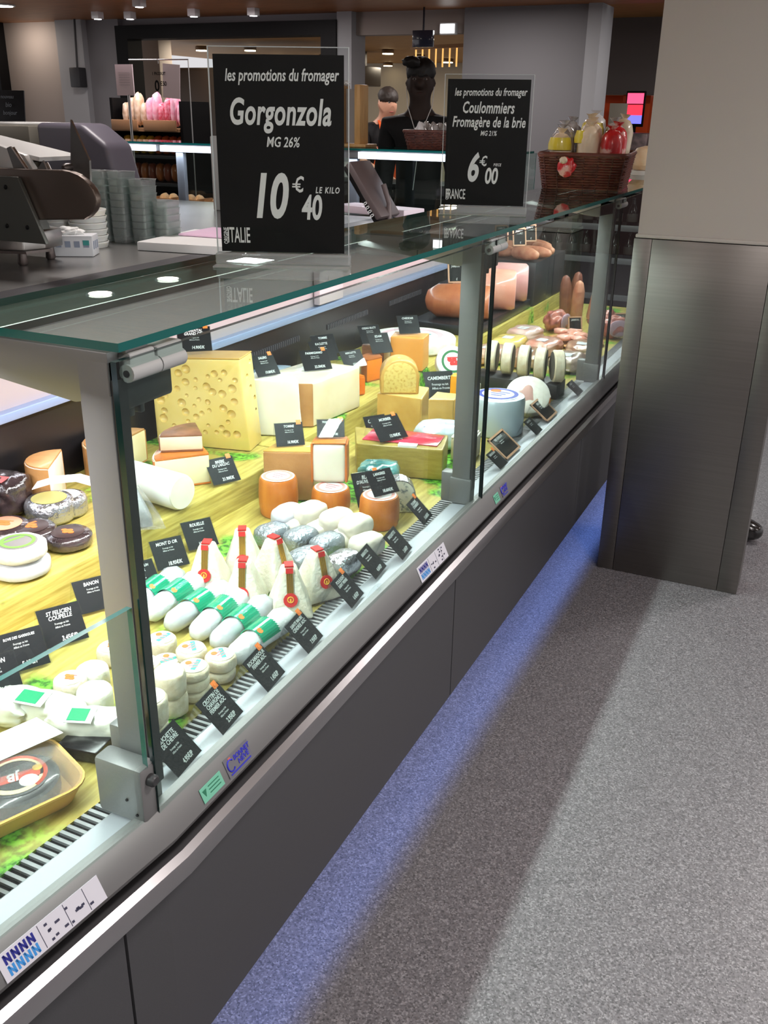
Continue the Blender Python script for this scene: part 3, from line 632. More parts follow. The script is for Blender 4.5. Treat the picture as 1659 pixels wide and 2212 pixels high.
# large blue lid drum right of the middle post
q = A(1075, 948, z=LD); t = thing('blue_cheese_drum', 'large pale blue cheese cylinder with blue and white printed lid, right of the middle post', 'cheese', (q.x-.03, q.y+.07, LD), 0)
B().lathe([(.078, 0), (.082, .006), (.083, .1), (.079, .112), (.07, .115), (.02, .116)], 40).jitter(.0012, 40).done('foil_wrapping', mat('pale_blue_foil'), t, 50)
disc_label(t, .068, .1155, [(mat('royal_blue_print'), 'ring'), (mat('royal_blue_print'), 'word'), (ORI, 'dot')], mat('pale_blue_paper', (222, 228, 244), .5))
slab('soft_cheese_half', 'cream cut cheese with white crust by the foot of the middle post', [(-.885, 2.33), (-.825, 2.345), (-.835, 2.43), (-.895, 2.41)], LD, .066, PASTE, WR, (1,), WR, bev=.008)

# ------------------------------------------------------------------ on the step
# wedge with holes
def emmental():
    t = thing('holed_cheese_wedge', 'big yellow cheese slab full of holes standing on the step', 'cheese', (-1.456, 1.985, ST+.0003), R(12))
    prof = [(-.118, 0), (.145, 0), (.125, .242), (-.055, .232), (-.085, .22), (-.12, .14)]
    b = B().prism(prof, -.045, .045, FRONT, bev=.004, seg=2); o = b.done('paste', YPASTE, t, 0)
    c = B(); rnd = random.Random(5); pts = []
    while len(pts) < 42:
        x, z = rnd.uniform(-.105, .115), rnd.uniform(.04, .21)
        if z > .12+(x+.12)*1.25 or any((x-a)**2+(z-e)**2 < .019**2 for a, e, _ in pts): continue
        pts.append((x, z, rnd.uniform(.0055, .0125)))
    for x, z, r in pts: c.blob((x, -.045+r*.22, z), (r*1.05, r*.8, r), sub=3)
    for k in range(7): c.blob((.134-k*.001, rnd.uniform(-.025, .03), .03+k*.032), (.006, .01, .008), sub=2)
    cut = c.done('cutter', YPASTE, None, 0); cut.matrix_world = Matrix.Translation(t.location) @ Matrix.Rotation(R(12), 4, 'Z')
    md = o.modifiers.new('holes', 'BOOLEAN'); md.object = cut; md.operation = 'DIFFERENCE'; md.solver = 'EXACT'; md.use_self = True
    bpy.context.view_layer.update(); dg = bpy.context.evaluated_depsgraph_get()
    me = bpy.data.meshes.new_from_object(o.evaluated_get(dg)); o.modifiers.clear(); o.data = me
    bpy.data.objects.remove(cut); me.shade_smooth(); me.set_sharp_from_angle(angle=R(35))
    b = B().prism([(-.0555, .2325), (.1255, .2425), (.125, .246), (-.056, .236)], -.043, .043, FRONT, bev=.001); b.done('rind', YRIND, t, 0, label='golden rind')
    b = B().prism([(.08, .01), (.135, .004), (.12, .13), (.105, .16), (.095, .1)], -.049, -.0465, FRONT).jitter(.003, 60); b.done('film', FILM, t, 60, label='bunched clear film')
    return t
emmental()
slab('white_cheese_block', 'tall white cheese block between the holed slab and the rinded block', [(-1.405, 2.075), (-1.245, 2.14), (-1.285, 2.185), (-1.42, 2.185)], ST, .155, WPASTE, taper=[(-1.40, 2.085), (-1.255, 2.14), (-1.285, 2.18), (-1.41, 2.18)])
slab('hard_cheese_block', 'cream hard cheese block with tan rind on its near edge, on the step', [(-1.335, 2.20), (-1.262, 2.235), (-1.235, 2.47), (-1.40, 2.46), (-1.43, 2.30)], ST, .125, mat('cream_paste', (240, 228, 198), .32, rgb2=(230, 214, 178), scale=10, coat=.4, cbump=.25, bscale=45, sss=.15), TRIND, (0,), rt=.006)
# rinded halves at the left
def wedge(name, label, p, r, h, a0, a1, rz, paste, rind, z, group=None, tilt=0):
    t = thing(name, label, 'cheese', (p[0], p[1], z+.0003), R(rz), group)
    n = 12; arc = [(r*math.cos(R(a0+(a1-a0)*k/n)), r*math.sin(R(a0+(a1-a0)*k/n))) for k in range(n+1)]
    B().prism([(0, 0)]+arc, .002, h-.002, bev=.004).done('paste', paste, t, 40)
    k = 1.012; oa = [(x*k, y*k) for x, y in arc]; ia = [(x*.985, y*.985) for x, y in reversed(arc)]
    b = B().prism(oa+ia, 0.004, h-.004); b.prism([(0, 0)]+[(x*.97, y*.97) for x, y in arc], h-.004, h+.001, bev=.0012).prism([(0, 0)]+[(x*.97, y*.97) for x, y in arc], 0, .004)
    b.done('rind', rind, t, 40, label='rind')
    return t
wedge('tomme_half', 'cut tomme with orange brown rind just right of the near post', (-1.49, 1.70), .095, .085, 60, 240, 35, PASTE, TRIND, ST)
wedge('tomme_wedge', 'pale cut tomme with orange rind, lower of the stacked pair', (-1.265, 1.735), .13, .075, 95, 185, 45, PASTE, ORIND, ST)
wedge('tomme_wedge', 'pink tinged tomme piece with dark rind, upper of the stacked pair', (-1.285, 1.74), .1, .04, 95, 175, 40, mat('pink_cream_paste', (246, 222, 196), .35, coat=.4, cbump=.25, bscale=45, rgb2=(236, 206, 176), scale=12), BRIND, ST+.0775)
p = A(345, 1075, z=ST); t = thing('goat_log', 'thick white goat cheese log lying on the edge of the step', 'cheese', (-1.305, 1.582, ST+.0003), R(-8))
B().lathe([(.02, -.085), (.036, -.083), (.0405, -.077), (.041, .075), (.0385, .0815), (.03, .083)], 36, TM(0, 0, .0415, ry=90), wob=.02).done('rind', mat('white_log', (246, 243, 238), .5, bump=.1, bscale=80, sss=.1), t, 40)
B().lathe([(.0385, 0), (.037, .0016)], 36, TM(.0825, 0, .0415, ry=90)).done('cut_face', WPASTE, t, 40, label='smooth cut end')
p = A(315, 1120, z=ST); t = thing('ash_cheese_wedge', 'ash dusted goat cheese wedge in clear film in front of the white log', 'cheese', (p.x-.013, p.y-.035, ST+.0003), R(38))
B().prism([(-.05, -.035), (.05, -.035), (.045, .035), (-.045, .035)], 0, .075, bev=.006, taper=[(-.03, -.02), (.02, -.02), (.02, .02), (-.03, .02)]).jitter(.001, 50).done('rind', mat('ash_white', (196, 200, 208), .5, rgb2=(92, 92, 100), scale=16, ramp=(.45, .7), coat=.4), t, 40)
B().prism([(-.06, -.045), (.075, -.05), (.06, .04), (-.055, .045)], 0.001, .079, taper=[(-.033, -.024), (.025, -.024), (.022, .024), (-.033, .024)]).jitter(.003, 40).done('film', FILM, t, 60, label='clear film wrap')
# back row
wedge('tomme_wedge', 'yellow cheese wedge with pinkish top behind the hard cheese block', (-1.395, 2.63), .115, .075, 150, 215, 20, YPASTE, mat('pinkish_rind', (222, 178, 172), .5, coat=.3), ST)
wedge('blue_rind_half', 'grey blue rinded cheese half by the rear wall', (-1.49, 2.42), .08, .09, 90, 270, 0, PASTE, mat('slate_rind', (128, 146, 160), .5, rgb2=(96, 112, 126), scale=16), ST)
wedge('tomme_wedge', 'cut cheese with brown rind at the rear wall beside the grey blue half', (-1.50, 2.745), .07, .07, 120, 280, 10, PASTE, BRIND, ST)
p = A(862, 740, z=ST); t = thing('brie_wheel', 'wide flat white brie wheel with printed paper on the step', 'cheese', (-1.42, 3.28, ST+.0003), 0)
B().lathe([(.16, 0), (.166, .006), (.167, .036), (.162, .043), (.15, .045), (.05, .046)], 48).done('rind', WR, t, 40)
disc_label(t, .135, .0452, [(mat('pale_rose', (236, 196, 204), .5), 'ring'), (PINKI, 'dot'), (TEALI, 'word')], WHITE)
slab('orange_cheese_block', 'large soft orange cheese block in front of the brie wheel', [(-1.345, 2.92), (-1.235, 2.95), (-1.25, 3.04), (-1.37, 3.01)], ST, .115, ORP, None)
wedge('orange_ball_quarter', 'deep orange quarter of a ball shaped cheese with brown rind', (-1.318, 2.80), .07, .075, 100, 220, 30, MIM, mat('orange_brown_rind', (170, 96, 44), .5), ST)
wedge('orange_ball_quarter', 'bright orange ball cheese piece half hidden by the hard cheese block', (-1.335, 2.63), .06, .06, 200, 330, 0, MIM, MIM, ST)
slab('brown_block', 'small brown and cream cheese block left of the orange block', [(-1.46, 2.93), (-1.38, 2.95), (-1.39, 3.02), (-1.47, 3.0)], ST, .07, PASTE, BRIND, (0,), BRIND)
# tan wheel standing on a yellow wedge
slab('yellow_cheese_block', 'yellow cheese block under the tan wheel half', [(-1.195, 2.505), (-1.05, 2.51), (-1.08, 2.64), (-1.20, 2.65)], LD, .11, YPASTE, YRIND, (0,), None)
t = thing('tan_wheel_half', 'tan rinded round cheese half standing on edge with its cut face forward', 'cheese', (-1.145, 2.555, LD+.1108), R(28))
pr = [(-.058, .0)]+[(.058*math.cos(a), .055+.052*math.sin(a)) for a in [math.pi-k*math.pi/14 for k in range(15)]]+[(.058, 0)]
B().prism(pr, -.036, .036, FRONT, bev=.006, seg=3).done('rind', YRIND, t, 40)
B().prism([(x*.84, .006+y*.86) for x, y in pr], .0355, .0375, FRONT @ TM(), bev=.001).done('cut_face', mat('holey_paste', (226, 200, 118), .35, rgb2=(196, 160, 72), scale=130, ramp=(.5, .7), coat=.4, cbump=.2, bscale=60), t, 40, label='pale cut face')
slab('yellow_cheese_wedge', 'yellow cheese slice with tan edge standing beside the yellow block', [(-1.025, 2.50), (-.955, 2.53), (-.965, 2.60), (-1.035, 2.59)], LD, .115, YPASTE, YRIND, (0, 1), None)
slab('cheddar_slice', 'small bright orange cheddar piece beside the tan wheel', [(-1.02, 2.66), (-.98, 2.67), (-.985, 2.71), (-1.025, 2.70)], LD, .15, mat('cheddar', (244, 166, 34), .4, coat=.3, cbump=.2), None)
p = A(965, 815, z=ST); t = thing('camembert_parcel', 'white and red paper wrapped camembert leaning behind the middle post', 'cheese', (-1.12, 2.92, LD+.068), R(35))
B().lathe([(.052, 0), (.056, .004), (.056, .03), (.052, .034), (.02, .0345)], 32, TM(rx=58)).done('wrapping', WRAPW, t, 40)
disc_label(t, .044, .0345, [(RED, 'blot'), (mat('dark_green_print', (30, 110, 60), .5), 'ring'), (RED, 'word')], WHITE, TM(rx=58))
slab('packet_cheese', 'white film packed cheese under the leaning camembert', [(-1.18, 2.86), (-1.02, 2.87), (-1.03, 2.98), (-1.2, 2.97)], LD, .05, WRAPW, None)

# row of dark cut discs beyond the middle post
for i in range(5):
    f = i/4; x = -1.05+.245*f; yv = 3.14-.03*f
    t = thing('ash_disc_cheese', 'upright round cheese with dark ash face, '+('half hidden behind the middle post', 'second of the row from the middle post', 'third of the row from the middle post', 'fourth of the row from the middle post', 'tilted forward at the glass end of the row')[i], 'cheese', (x, yv, LD+.052), R(10 if i < 4 else 26), 'row of upright ash faced cheeses')
    B().lathe([(.05, -.018), (.0545, -.014), (.0545, .014), (.05, .018)], 36, TM(0, 0, .0553, ry=90)).done('rind', IV, t, 40)
    B().lathe([(.0485, 0), (.047, .002)], 36, TM(.0175, 0, .0553, ry=90)).lathe([(.0485, 0), (.047, .002)], 36, TM(-.0195, 0, .0553, ry=90)).done('ash_face', mat('ash_cut_face', (74, 70, 68), .55, rgb2=(104, 98, 92), scale=60), t, 40, label='dark grey ash coated face')
t = thing('display_box', 'low dark riser carrying the row of ash faced cheeses', 'riser', (-.945, 3.125, LD)); B().box((0, 0, .026), (.31, .11, .05), bev=.004).done('box', DARK, t)
p = A(1010, 800, z=LD); t = thing('round_white_cheese', 'flat white rinded cheese tilted towards the glass beyond the blue lidded drum', 'cheese', (-.83, 2.86, LD+.006), R(20))
B().lathe([(.065, 0), (.07, .004), (.07, .028), (.065, .032), (.02, .0325)], 36, TM(0, 0, .045, rx=42)).done('rind', WR, t, 40)
B().lathe([(.025, 0), (.023, .001)], 20, TM(0, 0, .045, rx=42) @ TM(z=.0323), wob=.6).done('paper_label', mat('brown_pink_label', (206, 160, 150), .5), t)
B().prism([(-.05, -.03), (.05, -.03), (.05, .055), (-.05, .055)], 0, .032, bev=.003, taper=[(-.05, .03), (.05, .03), (.05, .05), (-.05, .05)]).done('wedge_stand', mat('olive_stand', (150, 138, 60), .5), t)
t = thing('round_white_cheese', 'white cheese packed in film behind the middle post', 'cheese', (-.965, 2.78, LD+.0005), 0)
B().lathe([(.055, 0), (.06, .006), (.06, .06), (.054, .066), (.02, .067)], 32).done('rind', WR, t, 40); B().lathe([(.061, .01), (.0615, .05)], 32, cap=False).done('yellow_side', mat('cream_band', (236, 220, 150), .5), t)
wedge('orange_slice', 'small orange centred cheese wedge on white paper by the front glass', (-.79, 3.0), .07, .028, 90, 160, 20, MIM, WR, LD)

# ------------------------------------------------------------------ more price tags on the decks and on the cheeses
def tag_at(q, z, label, rz=70, **k):
    p = A(*q, z=z); p.x += .012 if z == LD else 0; p.y -= .025 if z == LD else 0; return price_tag(p, rz, label, **k)
tag_at((322, 1272), LD, 'slate price tag at the foot of the step, next to the near post', 62, title=('SAINT MARCELLIN', 'FERMIER'), price='4.90€/P', dot=False, w_=.072, h_=.066, group='price tags inside the counter')
tag_at((382, 1218), LD, 'greyish price tag at the foot of the step, middle of three', 58, title=('MONT D OR',), price='18.95€/K', dot=False, w_=.07, h_=.066, group='price tags inside the counter')
tag_at((446, 1176), LD, 'price tag at the foot of the step, last of three before the drums', 58, title=('ROUELLE',), price='15.65€/K', dot=False, w_=.07, h_=.066, group='price tags inside the counter')
tag_at((158, 1378), LD, 'price tag left of the near post, nearest to it', 60, title=('ST FELICIEN', 'COUPELLE'), price='3.45€/P', dot=False, w_=.076, h_=.072, group='price tags inside the counter')
tag_at((74, 1432), LD, 'price tag second from the near post on the open end', 60, title=('ROVE DES GARRIGUES',), price='5.15€/P', dot=False, w_=.076, h_=.07, group='price tags inside the counter')
tag_at((16, 1492), LD, 'price tag cut by the left picture edge, above the low glass', 60, title=('PELARDON',), price='4.95€/P', dot=False, w_=.076, h_=.07, group='price tags inside the counter')
tag_at((224, 1308), LD, 'price tag half hidden behind the near post', 60, title=('BANON',), price='', dot=False, w_=.07, h_=.066, group='price tags inside the counter')
tag_at((492, 1047), ST, 'blue tinted price tag on the edge of the step beside the white log', 62, title=('BREBIS', 'DU LARZAC'), price='21.90€/K', w_=.072, h_=.066, group='price tags inside the counter')
def top_tag(p, rz, label, **k):
    return price_tag(Vector(p), rz, label, group='price tags standing on cheeses', **k)
top_tag((-1.455, 1.965, ST+.246), 40, 'dark price tag with a pink back on top of the holed cheese slab', title=('EMMENTAL', 'GRAND CRU'), price='14.90€/K', w_=.085, h_=.07, tilt=40)
top_tag((-1.345, 2.14, ST+.156), 62, 'dark price tag leaning on the left corner of the white cheese block', title=('SALERS',), price='19.80€/K', w_=.07, h_=.065)
top_tag((-1.315, 2.36, ST+.126), 48, 'blue grey price tag on top of the hard cheese block', title=('PARMIGIANO',), price='22.50€/K', w_=.085, h_=.07, tilt=48)
top_tag((-1.142, 1.905, LD+.1285), 40, 'price tag on the tall tomme slice behind the full drum', title=('TOMME',), price='16.90€/K', w_=.07, h_=.06, tilt=38)
top_tag((-1.03, 1.905, LD+.168), 30, 'price tag on the tomme slice with orange rind', title=('TOMME NOIRE',), price='15.90€/K', w_=.066, h_=.05, tilt=50)
top_tag((-.93, 1.93, LD+.0), 52, 'price tag in front of the teal film parcel', title=('BLEU', "D'AUVERGNE"), price='12.90€/K', w_=.075, h_=.085, tilt=32)
top_tag((-.848, 1.838, LD+.0775), 60, 'price tag standing on the green striped drum lid', title=('LANGRES',), price='18.60€/K', w_=.07, h_=.062, dot=False)
top_tag((-.985, 2.175, LD+.0895), 60, 'blue price tag on the red film of the long block', title=('MORBIER',), price='13.90€/K', w_=.09, h_=.075, tilt=48)
top_tag((-1.09, 2.33, LD+.0), 55, 'small price tag between the hard cheese block and the yellow block', title=('CANTAL',), price='', w_=.07, h_=.1, tilt=36, dot=False)
top_tag((-.99, 2.45, LD), 60, 'tiny price tag at the foot of the yellow slice', title=('COMTE',), price='', w_=.045, h_=.04, dot=False)
top_tag((-1.345, 2.66, ST+.0655), 60, 'blue price tag beside the bright orange ball piece', title=('MIMOLETTE',), price='17.90€/K', w_=.08, h_=.06, dot=False)
top_tag((-1.33, 2.83, ST+.0765), 50, 'price tag lying on the deep orange quarter', title=('EDAM',), price='', w_=.075, h_=.075, dot=False)
top_tag((-1.43, 2.96, ST+.074), 50, 'price tag on the small brown block', title=('OSSAU IRATY',), price='', w_=.08, h_=.07, dot=False)
top_tag((-1.49, 2.74, ST+.0715), 55, 'dark price tag on the brown rinded cheese at the rear wall', title=('TOMME',), price='', w_=.085, h_=.075, dot=False)
top_tag((-1.44, 2.64, ST+.077), 55, 'price tag on the yellow wedge behind the hard cheese block', title=('RACLETTE',), price='', w_=.085, h_=.075, dot=False)
top_tag((-1.30, 2.985, ST+.1165), 40, 'greyish folded price tag on top of the large orange block', title=('CHEDDAR',), price='', w_=.075, h_=.07, dot=False)
top_tag((-1.05, 2.72, LD+.0), 40, 'pale blue price tag in front of the leaning camembert', title=('CAMEMBERT',), price='4.20€/P', w_=.1, h_=.16, tilt=45, dot=False)
for q, ti, lab, fr, ww, dt in (((1085, 1010), 'REBLOCHON', 'black price tag just right of the middle post on the front lip', 0, .06, 1), ((1125, 985), 'BRIE DE MEAUX', 'large blue price card with pale wooden frame right of the middle post', 1, .11, 0),
        ((1166, 938), 'MUNSTER', 'small black price tag between the two framed cards', 0, .06, 0), ((1200, 905), 'BRILLAT', 'second wooden framed price card, near the orange slice', 1, .1, 0), ((1228, 850), 'SELLES', 'grey price tag at the end of the lip before the glass end post', 0, .07, 0)):
    p = A(*q, z=LIPZ); p.x = -.735 if fr else -.722
    price_tag(p, 90, lab, (ti,), '', dot=bool(dt), w_=ww, h_=.07 if fr else .055, tilt=52, frame=bool(fr), group='price tags beyond the middle post')

# ------------------------------------------------------------------ open end left of the near post
BFILM = mat('black_film_pack', (34, 26, 28), .2, rgb2=(70, 58, 60), scale=20, coat=1, cbump=.9, bscale=70)
FOAMY = mat('yellow_foam_tray', (228, 178, 96), .55, bump=.1, bscale=200)
def round_pack(q, z, lab, body, r, h, lid, zz=0, lidm=PAPERC, tilt=0):
    p = A(*q, z=z); t = thing('round_cheese', lab, 'cheese', (p.x, p.y, z+zz+.0005), R(20), 'round cheeses on the step of the open end')
    M = TM(rx=tilt)
    r *= .86; B().lathe([(r*.85, 0), (r, h*.2), (r, h*.75), (r*.9, h-.002), (r*.5, h)], 32, M).jitter(.0012, 60).done('rind', body, t, 60)
    disc_label(t, r*.7, h-.0003, lid, lidm, M)
    return t
round_pack((14, 1170), ST, 'black wrapped round cheese with orange label at the left picture edge', BFILM, .06, .04, [(ORI, 'blot'), (ORI, 'word')], lidm=mat('salmon_label', (226, 150, 120), .4))
round_pack((72, 1172), ST, 'black wrapped round cheese with orange strip behind the white and green one', BFILM, .058, .036, [(ORI, 'blot'), (ORI, 'edge')], lidm=mat('dark_label', (60, 44, 44), .4))
round_pack((150, 1178), ST, 'black wrapped cheese with orange strip touching the near post', BFILM, .055, .03, [(ORI, 'blot')], lidm=mat('dark_label'))
round_pack((112, 1122), ST, 'foil wrapped round cheese with sunken olive yellow top', FOIL, .062, .05, None, lidm=mat('olive_label', (190, 184, 110), .5))
round_pack((148, 1110), ST, 'silver film round cheese behind the near post', FOIL, .05, .045, None)
q = (48, 1236); round_pack(q, ST, 'film wrapped round cheese under the white one with green ring', GREYP, .064, .03, None); round_pack(q, ST, 'white round cheese with green ringed grey label, on top of its stack', WR, .06, .03, [(mat('leaf_green', (110, 180, 60), .5), 'ring'), (mat('leaf_green'), 'edge')], zz=.0345, lidm=mat('grey_label', (122, 118, 116), .5))
for i, (q, l) in enumerate((((40, 1040), 'dark film wrapped pack at the rear wall, leftmost'), ((100, 1020), 'dark film wrapped pack at the rear wall under the folded paper slip'), ((150, 1000), 'dark film wrapped pack at the rear wall beside the tan cheese half'))):
    p = A(*q, z=ST); t = thing('film_wrapped_pack', l, 'food pack', ((-1.535, -1.54, -1.54)[i], (1.16, 1.27, 1.375)[i], ST+.0005), R(6*i), 'dark packs at the rear wall')
    B().blob((0, 0, .045), (.045, .05, .045), sq=3.5, amp=.12, fr=3, sub=4, seed=i).jitter(.002, 50).done('film_wrapping', BFILM, t, 60)
    B().box((.0, -.02, .0905), (.04, .03, .001), TM(rx=4)).done('sticker', mat('pale_red_sticker', (196, 90, 90), .5), t, 0)
p = A(130, 1040, z=ST+.1); t = thing('paper_slip', 'folded white paper slip lying on the dark packs', 'paper', (p.x+.02, p.y-.01, ST+.098), R(30))
B().prism([(-.06, 0), (-.02, .012), (.03, .016), (.06, .006), (.06, .0075), (.03, .0175), (-.02, .0135), (-.06, .0015)], -.022, .022, FRONT).done('slip', WHITE, t, 60)
wedge('tomme_half', 'tan and white cheese half behind the near post', (-1.505, 1.49), .065, .1, 90, 270, 30, WPASTE, TRIND, ST)
for q, z, l, s, rz in (((95, 1560), LD, 'long white film pack with green label behind the low glass', 1, 100), ((196, 1598), LD, 'white film pack with glimpses of green, nearer to the post foot', .8, 112), ((-8, 1556), LD, 'white film pack at the left picture edge', .8, 95)):
    p = A(*q, z=z); t = thing('white_film_pack', l, 'food pack', (p.x, p.y, z+.0005), R(rz-90), 'white film packs at the open end')
    B().blob((0, 0, .026), (.08*s, .026, .026), sq=3, amp=.12, fr=3, sub=4, seed=q[0]).jitter(.002, 60).done('film_wrapping', mat('white_crumpled_film', (238, 238, 228), .25, coat=1, cbump=.8, bscale=60, rgb2=(214, 214, 200), scale=14), t, 60)
    lb = B().box((-.005, -.006, .0535), (.052*s, .034, .0012), TM(rx=8)).done('label', WHITE, t, 0)
    B().box((-.008, -.006, .0545), (.036*s, .026, .0008), TM(rx=8)).done('green_square', mat('label_green', (30, 150, 100), .5), lb, 0)
def foam_tray(q, rz, lab, extra):
    p = A(*q, z=LD); t = thing('foam_tray', lab, 'food tray', (p.x, p.y, LD+.002), R(rz), 'yellow foam trays at the open end')
    def ring(w_, h_, r): return [(sx*(w_/2-r)+r*math.cos(a), sy*(h_/2-r)+r*math.sin(a)) for sx, sy, a0 in ((1, 1, 0), (-1, 1, 90), (-1, -1, 180), (1, -1, 270)) for a in [R(a0+18*k) for k in range(6)]]
    def loft(b, rs):
        vs = [[b.bm.verts.new((x, y, z)) for x, y in r_] for r_, z in rs]; n = len(vs[0])
        for a, c in zip(vs, vs[1:]):
            for i in range(n): b.bm.faces.new((a[i], a[(i+1) % n], c[(i+1) % n], c[i]))
        b.bm.faces.new(vs[0][::-1]); b.bm.faces.new(vs[-1]); return b
    loft(B(), [(ring(.12, .15, .03), 0), (ring(.145, .175, .036), .028), (ring(.15, .18, .038), .03), (ring(.15, .18, .038), .033), (ring(.138, .168, .034), .032), (ring(.116, .146, .028), .006)]).done('tray', FOAMY, t, 50)
    if extra:
        c = B().lathe([(.05, .0), (.058, .004), (.058, .024), (.05, .03), (.02, .031)], 32, TM(.0, .01, .007)).done('black_cheese', mat('black_wax', (26, 24, 26), .3, coat=.6), t, 50, label='black waxed cheese')
        d = disc_label(c, .046, .031, [(mat('cream_ring', (232, 214, 160), .5), 'ring')], mat('black_label', (30, 26, 28), .4), TM(.0, .01, .007))
        b = B(); b.box((.002, .012, .0392), (.018, .07, .0008), TM(rz=-14)); b.mi = 1; b.prism([(.022+.013*math.cos(a), .02+.013*math.sin(a)) for a in [k*.5 for k in range(13)]], .0386, .0398); b.mi = 2
        b.prism([(.004+.007*math.cos(a), .04+.007*math.sin(a)) for a in [k*.6 for k in range(11)]], .0398, .0406); b.mi = 0
        b.tube([(.0+.04*math.cos(a), .01+.04*math.sin(a), .0392) for a in [R(20+k*14) for k in range(14)]], .003, 4)
        b.mi = 3; b.text('JB', .024, TM(.003, .006, .0402, rz=-104), .8, .1, .0008); b.done('printing', [mat('red_orange_print', (222, 78, 44), .4), WHITE, mat('yellow_print'), INK], d, 0)
        B().prism([(-.105, -.02), (-.035, -.01), (-.03, .1), (-.1, .09)], .0465, .0472, TM(rx=3, ry=-4)).done('paper_label', WHITE, t, 0, label='white paper scale label')
    else:
        B().blob((0, .0, .02), (.05, .07, .016), sq=3, amp=.1, sub=3).done('cheese', mat('cream_blob', (244, 226, 180), .4, coat=.5), t, 60)
    b = B(); loft(b, [(ring(.145, .175, .036), .0335), (ring(.145, .175, .036), .034), (ring(.1, .13, .05), .043), (ring(.06, .09, .04), .0445)]).jitter(.002, 40).done('film', FILM, t, 60, label='tight clear film')
    return t
foam_tray((26, 1732), -22, 'yellow foam tray with a black waxed cheese and white label under film', True)
foam_tray((-180, 1930), -26, 'yellow foam tray cut by the left picture edge, with a pale cheese', False)
q = A(172, 1640, z=LD); t = thing('black_tray', 'small black plastic dish behind the foam tray', 'dish', (q.x, q.y+.02, LD+.0005), R(10)); B().prism([(-.03, -.025), (.03, -.025), (.03, .025), (-.03, .025)], 0, .025, bev=.004, taper=[(-.035, -.03), (.035, -.03), (.035, .03), (-.035, .03)]).done('dish', mat('black_plastic', (22, 22, 24), .25), t)

# ------------------------------------------------------------------ meats at the far end of the counter
SAUS = mat('tan_casing', (206, 126, 84), .45, rgb2=(176, 96, 62), scale=14, coat=.4, bump=.1, bscale=60); HAMP = mat('pink_ham', (228, 176, 172), .4, rgb2=(214, 152, 152), scale=14, coat=.4)
DRYS = mat('dry_sausage', (178, 104, 78), .55, rgb2=(210, 150, 120), scale=30, bump=.3, bscale=80); MEATD = mat('dark_cured_meat', (120, 52, 44), .4, rgb2=(196, 120, 104), scale=40, coat=.4)
def cured(name, lab, p, r, L_, rz, skin, face, cat='meat', grp=None, flat=1):
    t = thing(name, lab, cat, p, R(rz), grp); M = TM(0, 0, r*flat, rx=90) @ Matrix.Diagonal((1, flat, 1, 1))
    B().lathe([(r*.92, -L_/2), (r, -L_/2+.01), (r*1.02, 0), (r*.96, L_/2-.05), (r*.6, L_/2-.01), (r*.2, L_/2)], 36, M, wob=.06).done('casing', skin, t, 50)
    if face: B().lathe([(r*.91, L_/2*0-.0), (r*.89, .002)], 36, M @ TM(0, 0, -L_/2, rx=180), wob=.06).done('cut_face', face, t, 50, label='pink cut face')
    return t
LILAC = mat('lilac_ham', (206, 164, 172), .4, rgb2=(186, 142, 152), scale=20, coat=.4)
t = thing('display_tray', 'dark tray under the hams', 'tray', (-1.41, 3.92, ST+.0003), 0); B().box((0, 0, .02), (.30, .72, .04), bev=.006).done('tray', mat('dark_tray', (44, 46, 52), .3, .3), t)
cured('ham_log', 'tan cooked ham log with lilac cut end, nearest of the hams', (-1.40, 3.70, ST+.042), .068, .27, -78, SAUS, LILAC)
cured('mortadella', 'pink ham half with its tall cut face towards the glass, middle of the hams', (-1.37, 3.93, ST+.042), .066, .27, -72, mat('pink_tan_casing', (232, 170, 150), .45, rgb2=(222, 150, 128), scale=12, coat=.4), HAMP, flat=1.3)
cured('ham_half', 'pale lilac ham half farthest from the camera', (-1.37, 4.15, ST+.042), .062, .24, -70, HAMP, LILAC, flat=1.35)
t = thing('display_stand', 'dark raised stand carrying the dry sausages at the far end', 'stand', (-1.405, 4.56, ST+.0003), 0); B().box((0, 0, .1), (.30, .5, .2), bev=.006).done('stand', mat('dark_tray'), t)
for k, (x, y, r, rz) in enumerate(((-1.32, 4.36, .03, 60), (-1.30, 4.47, .026, 75), (-1.46, 4.42, .028, 80), (-1.30, 4.58, .027, 50), (-1.46, 4.55, .03, 85), (-1.36, 4.69, .028, 70))):
    cured('dry_sausage', 'dry sausage on the dark raised stand, '+('nearest the hams', 'second along the glass side', 'nearest along the rear wall', 'third along the glass side', 'far one by the rear wall', 'farthest of all')[k], (x, y, ST+.2006), r, .15, rz, DRYS, None, 'sausage', 'dry sausages')
for k, (x, y) in enumerate(((-1.15, 4.42), (-1.05, 4.30), (-1.12, 4.56), (-.98, 4.45))):
    cured('salami', 'upright salami standing on the far deck, '+('behind the platter', 'closest to the glass', 'farthest at the step', 'farthest at the glass')[k], (x, y, LD+.0003), .028, .2, 0, DRYS if k % 2 else mat('brown_salami', (150, 92, 70), .5, rgb2=(120, 66, 52), scale=30, bump=.3, bscale=80), None, 'sausage', 'upright salamis')
    o_ = bpy.data.objects[[o.name for o in bpy.data.objects if o.name.startswith('salami')][-1]]
    for ch in o_.children: ch.matrix_basis = TM(0, .03, .1, rx=-78, rz=20*k)
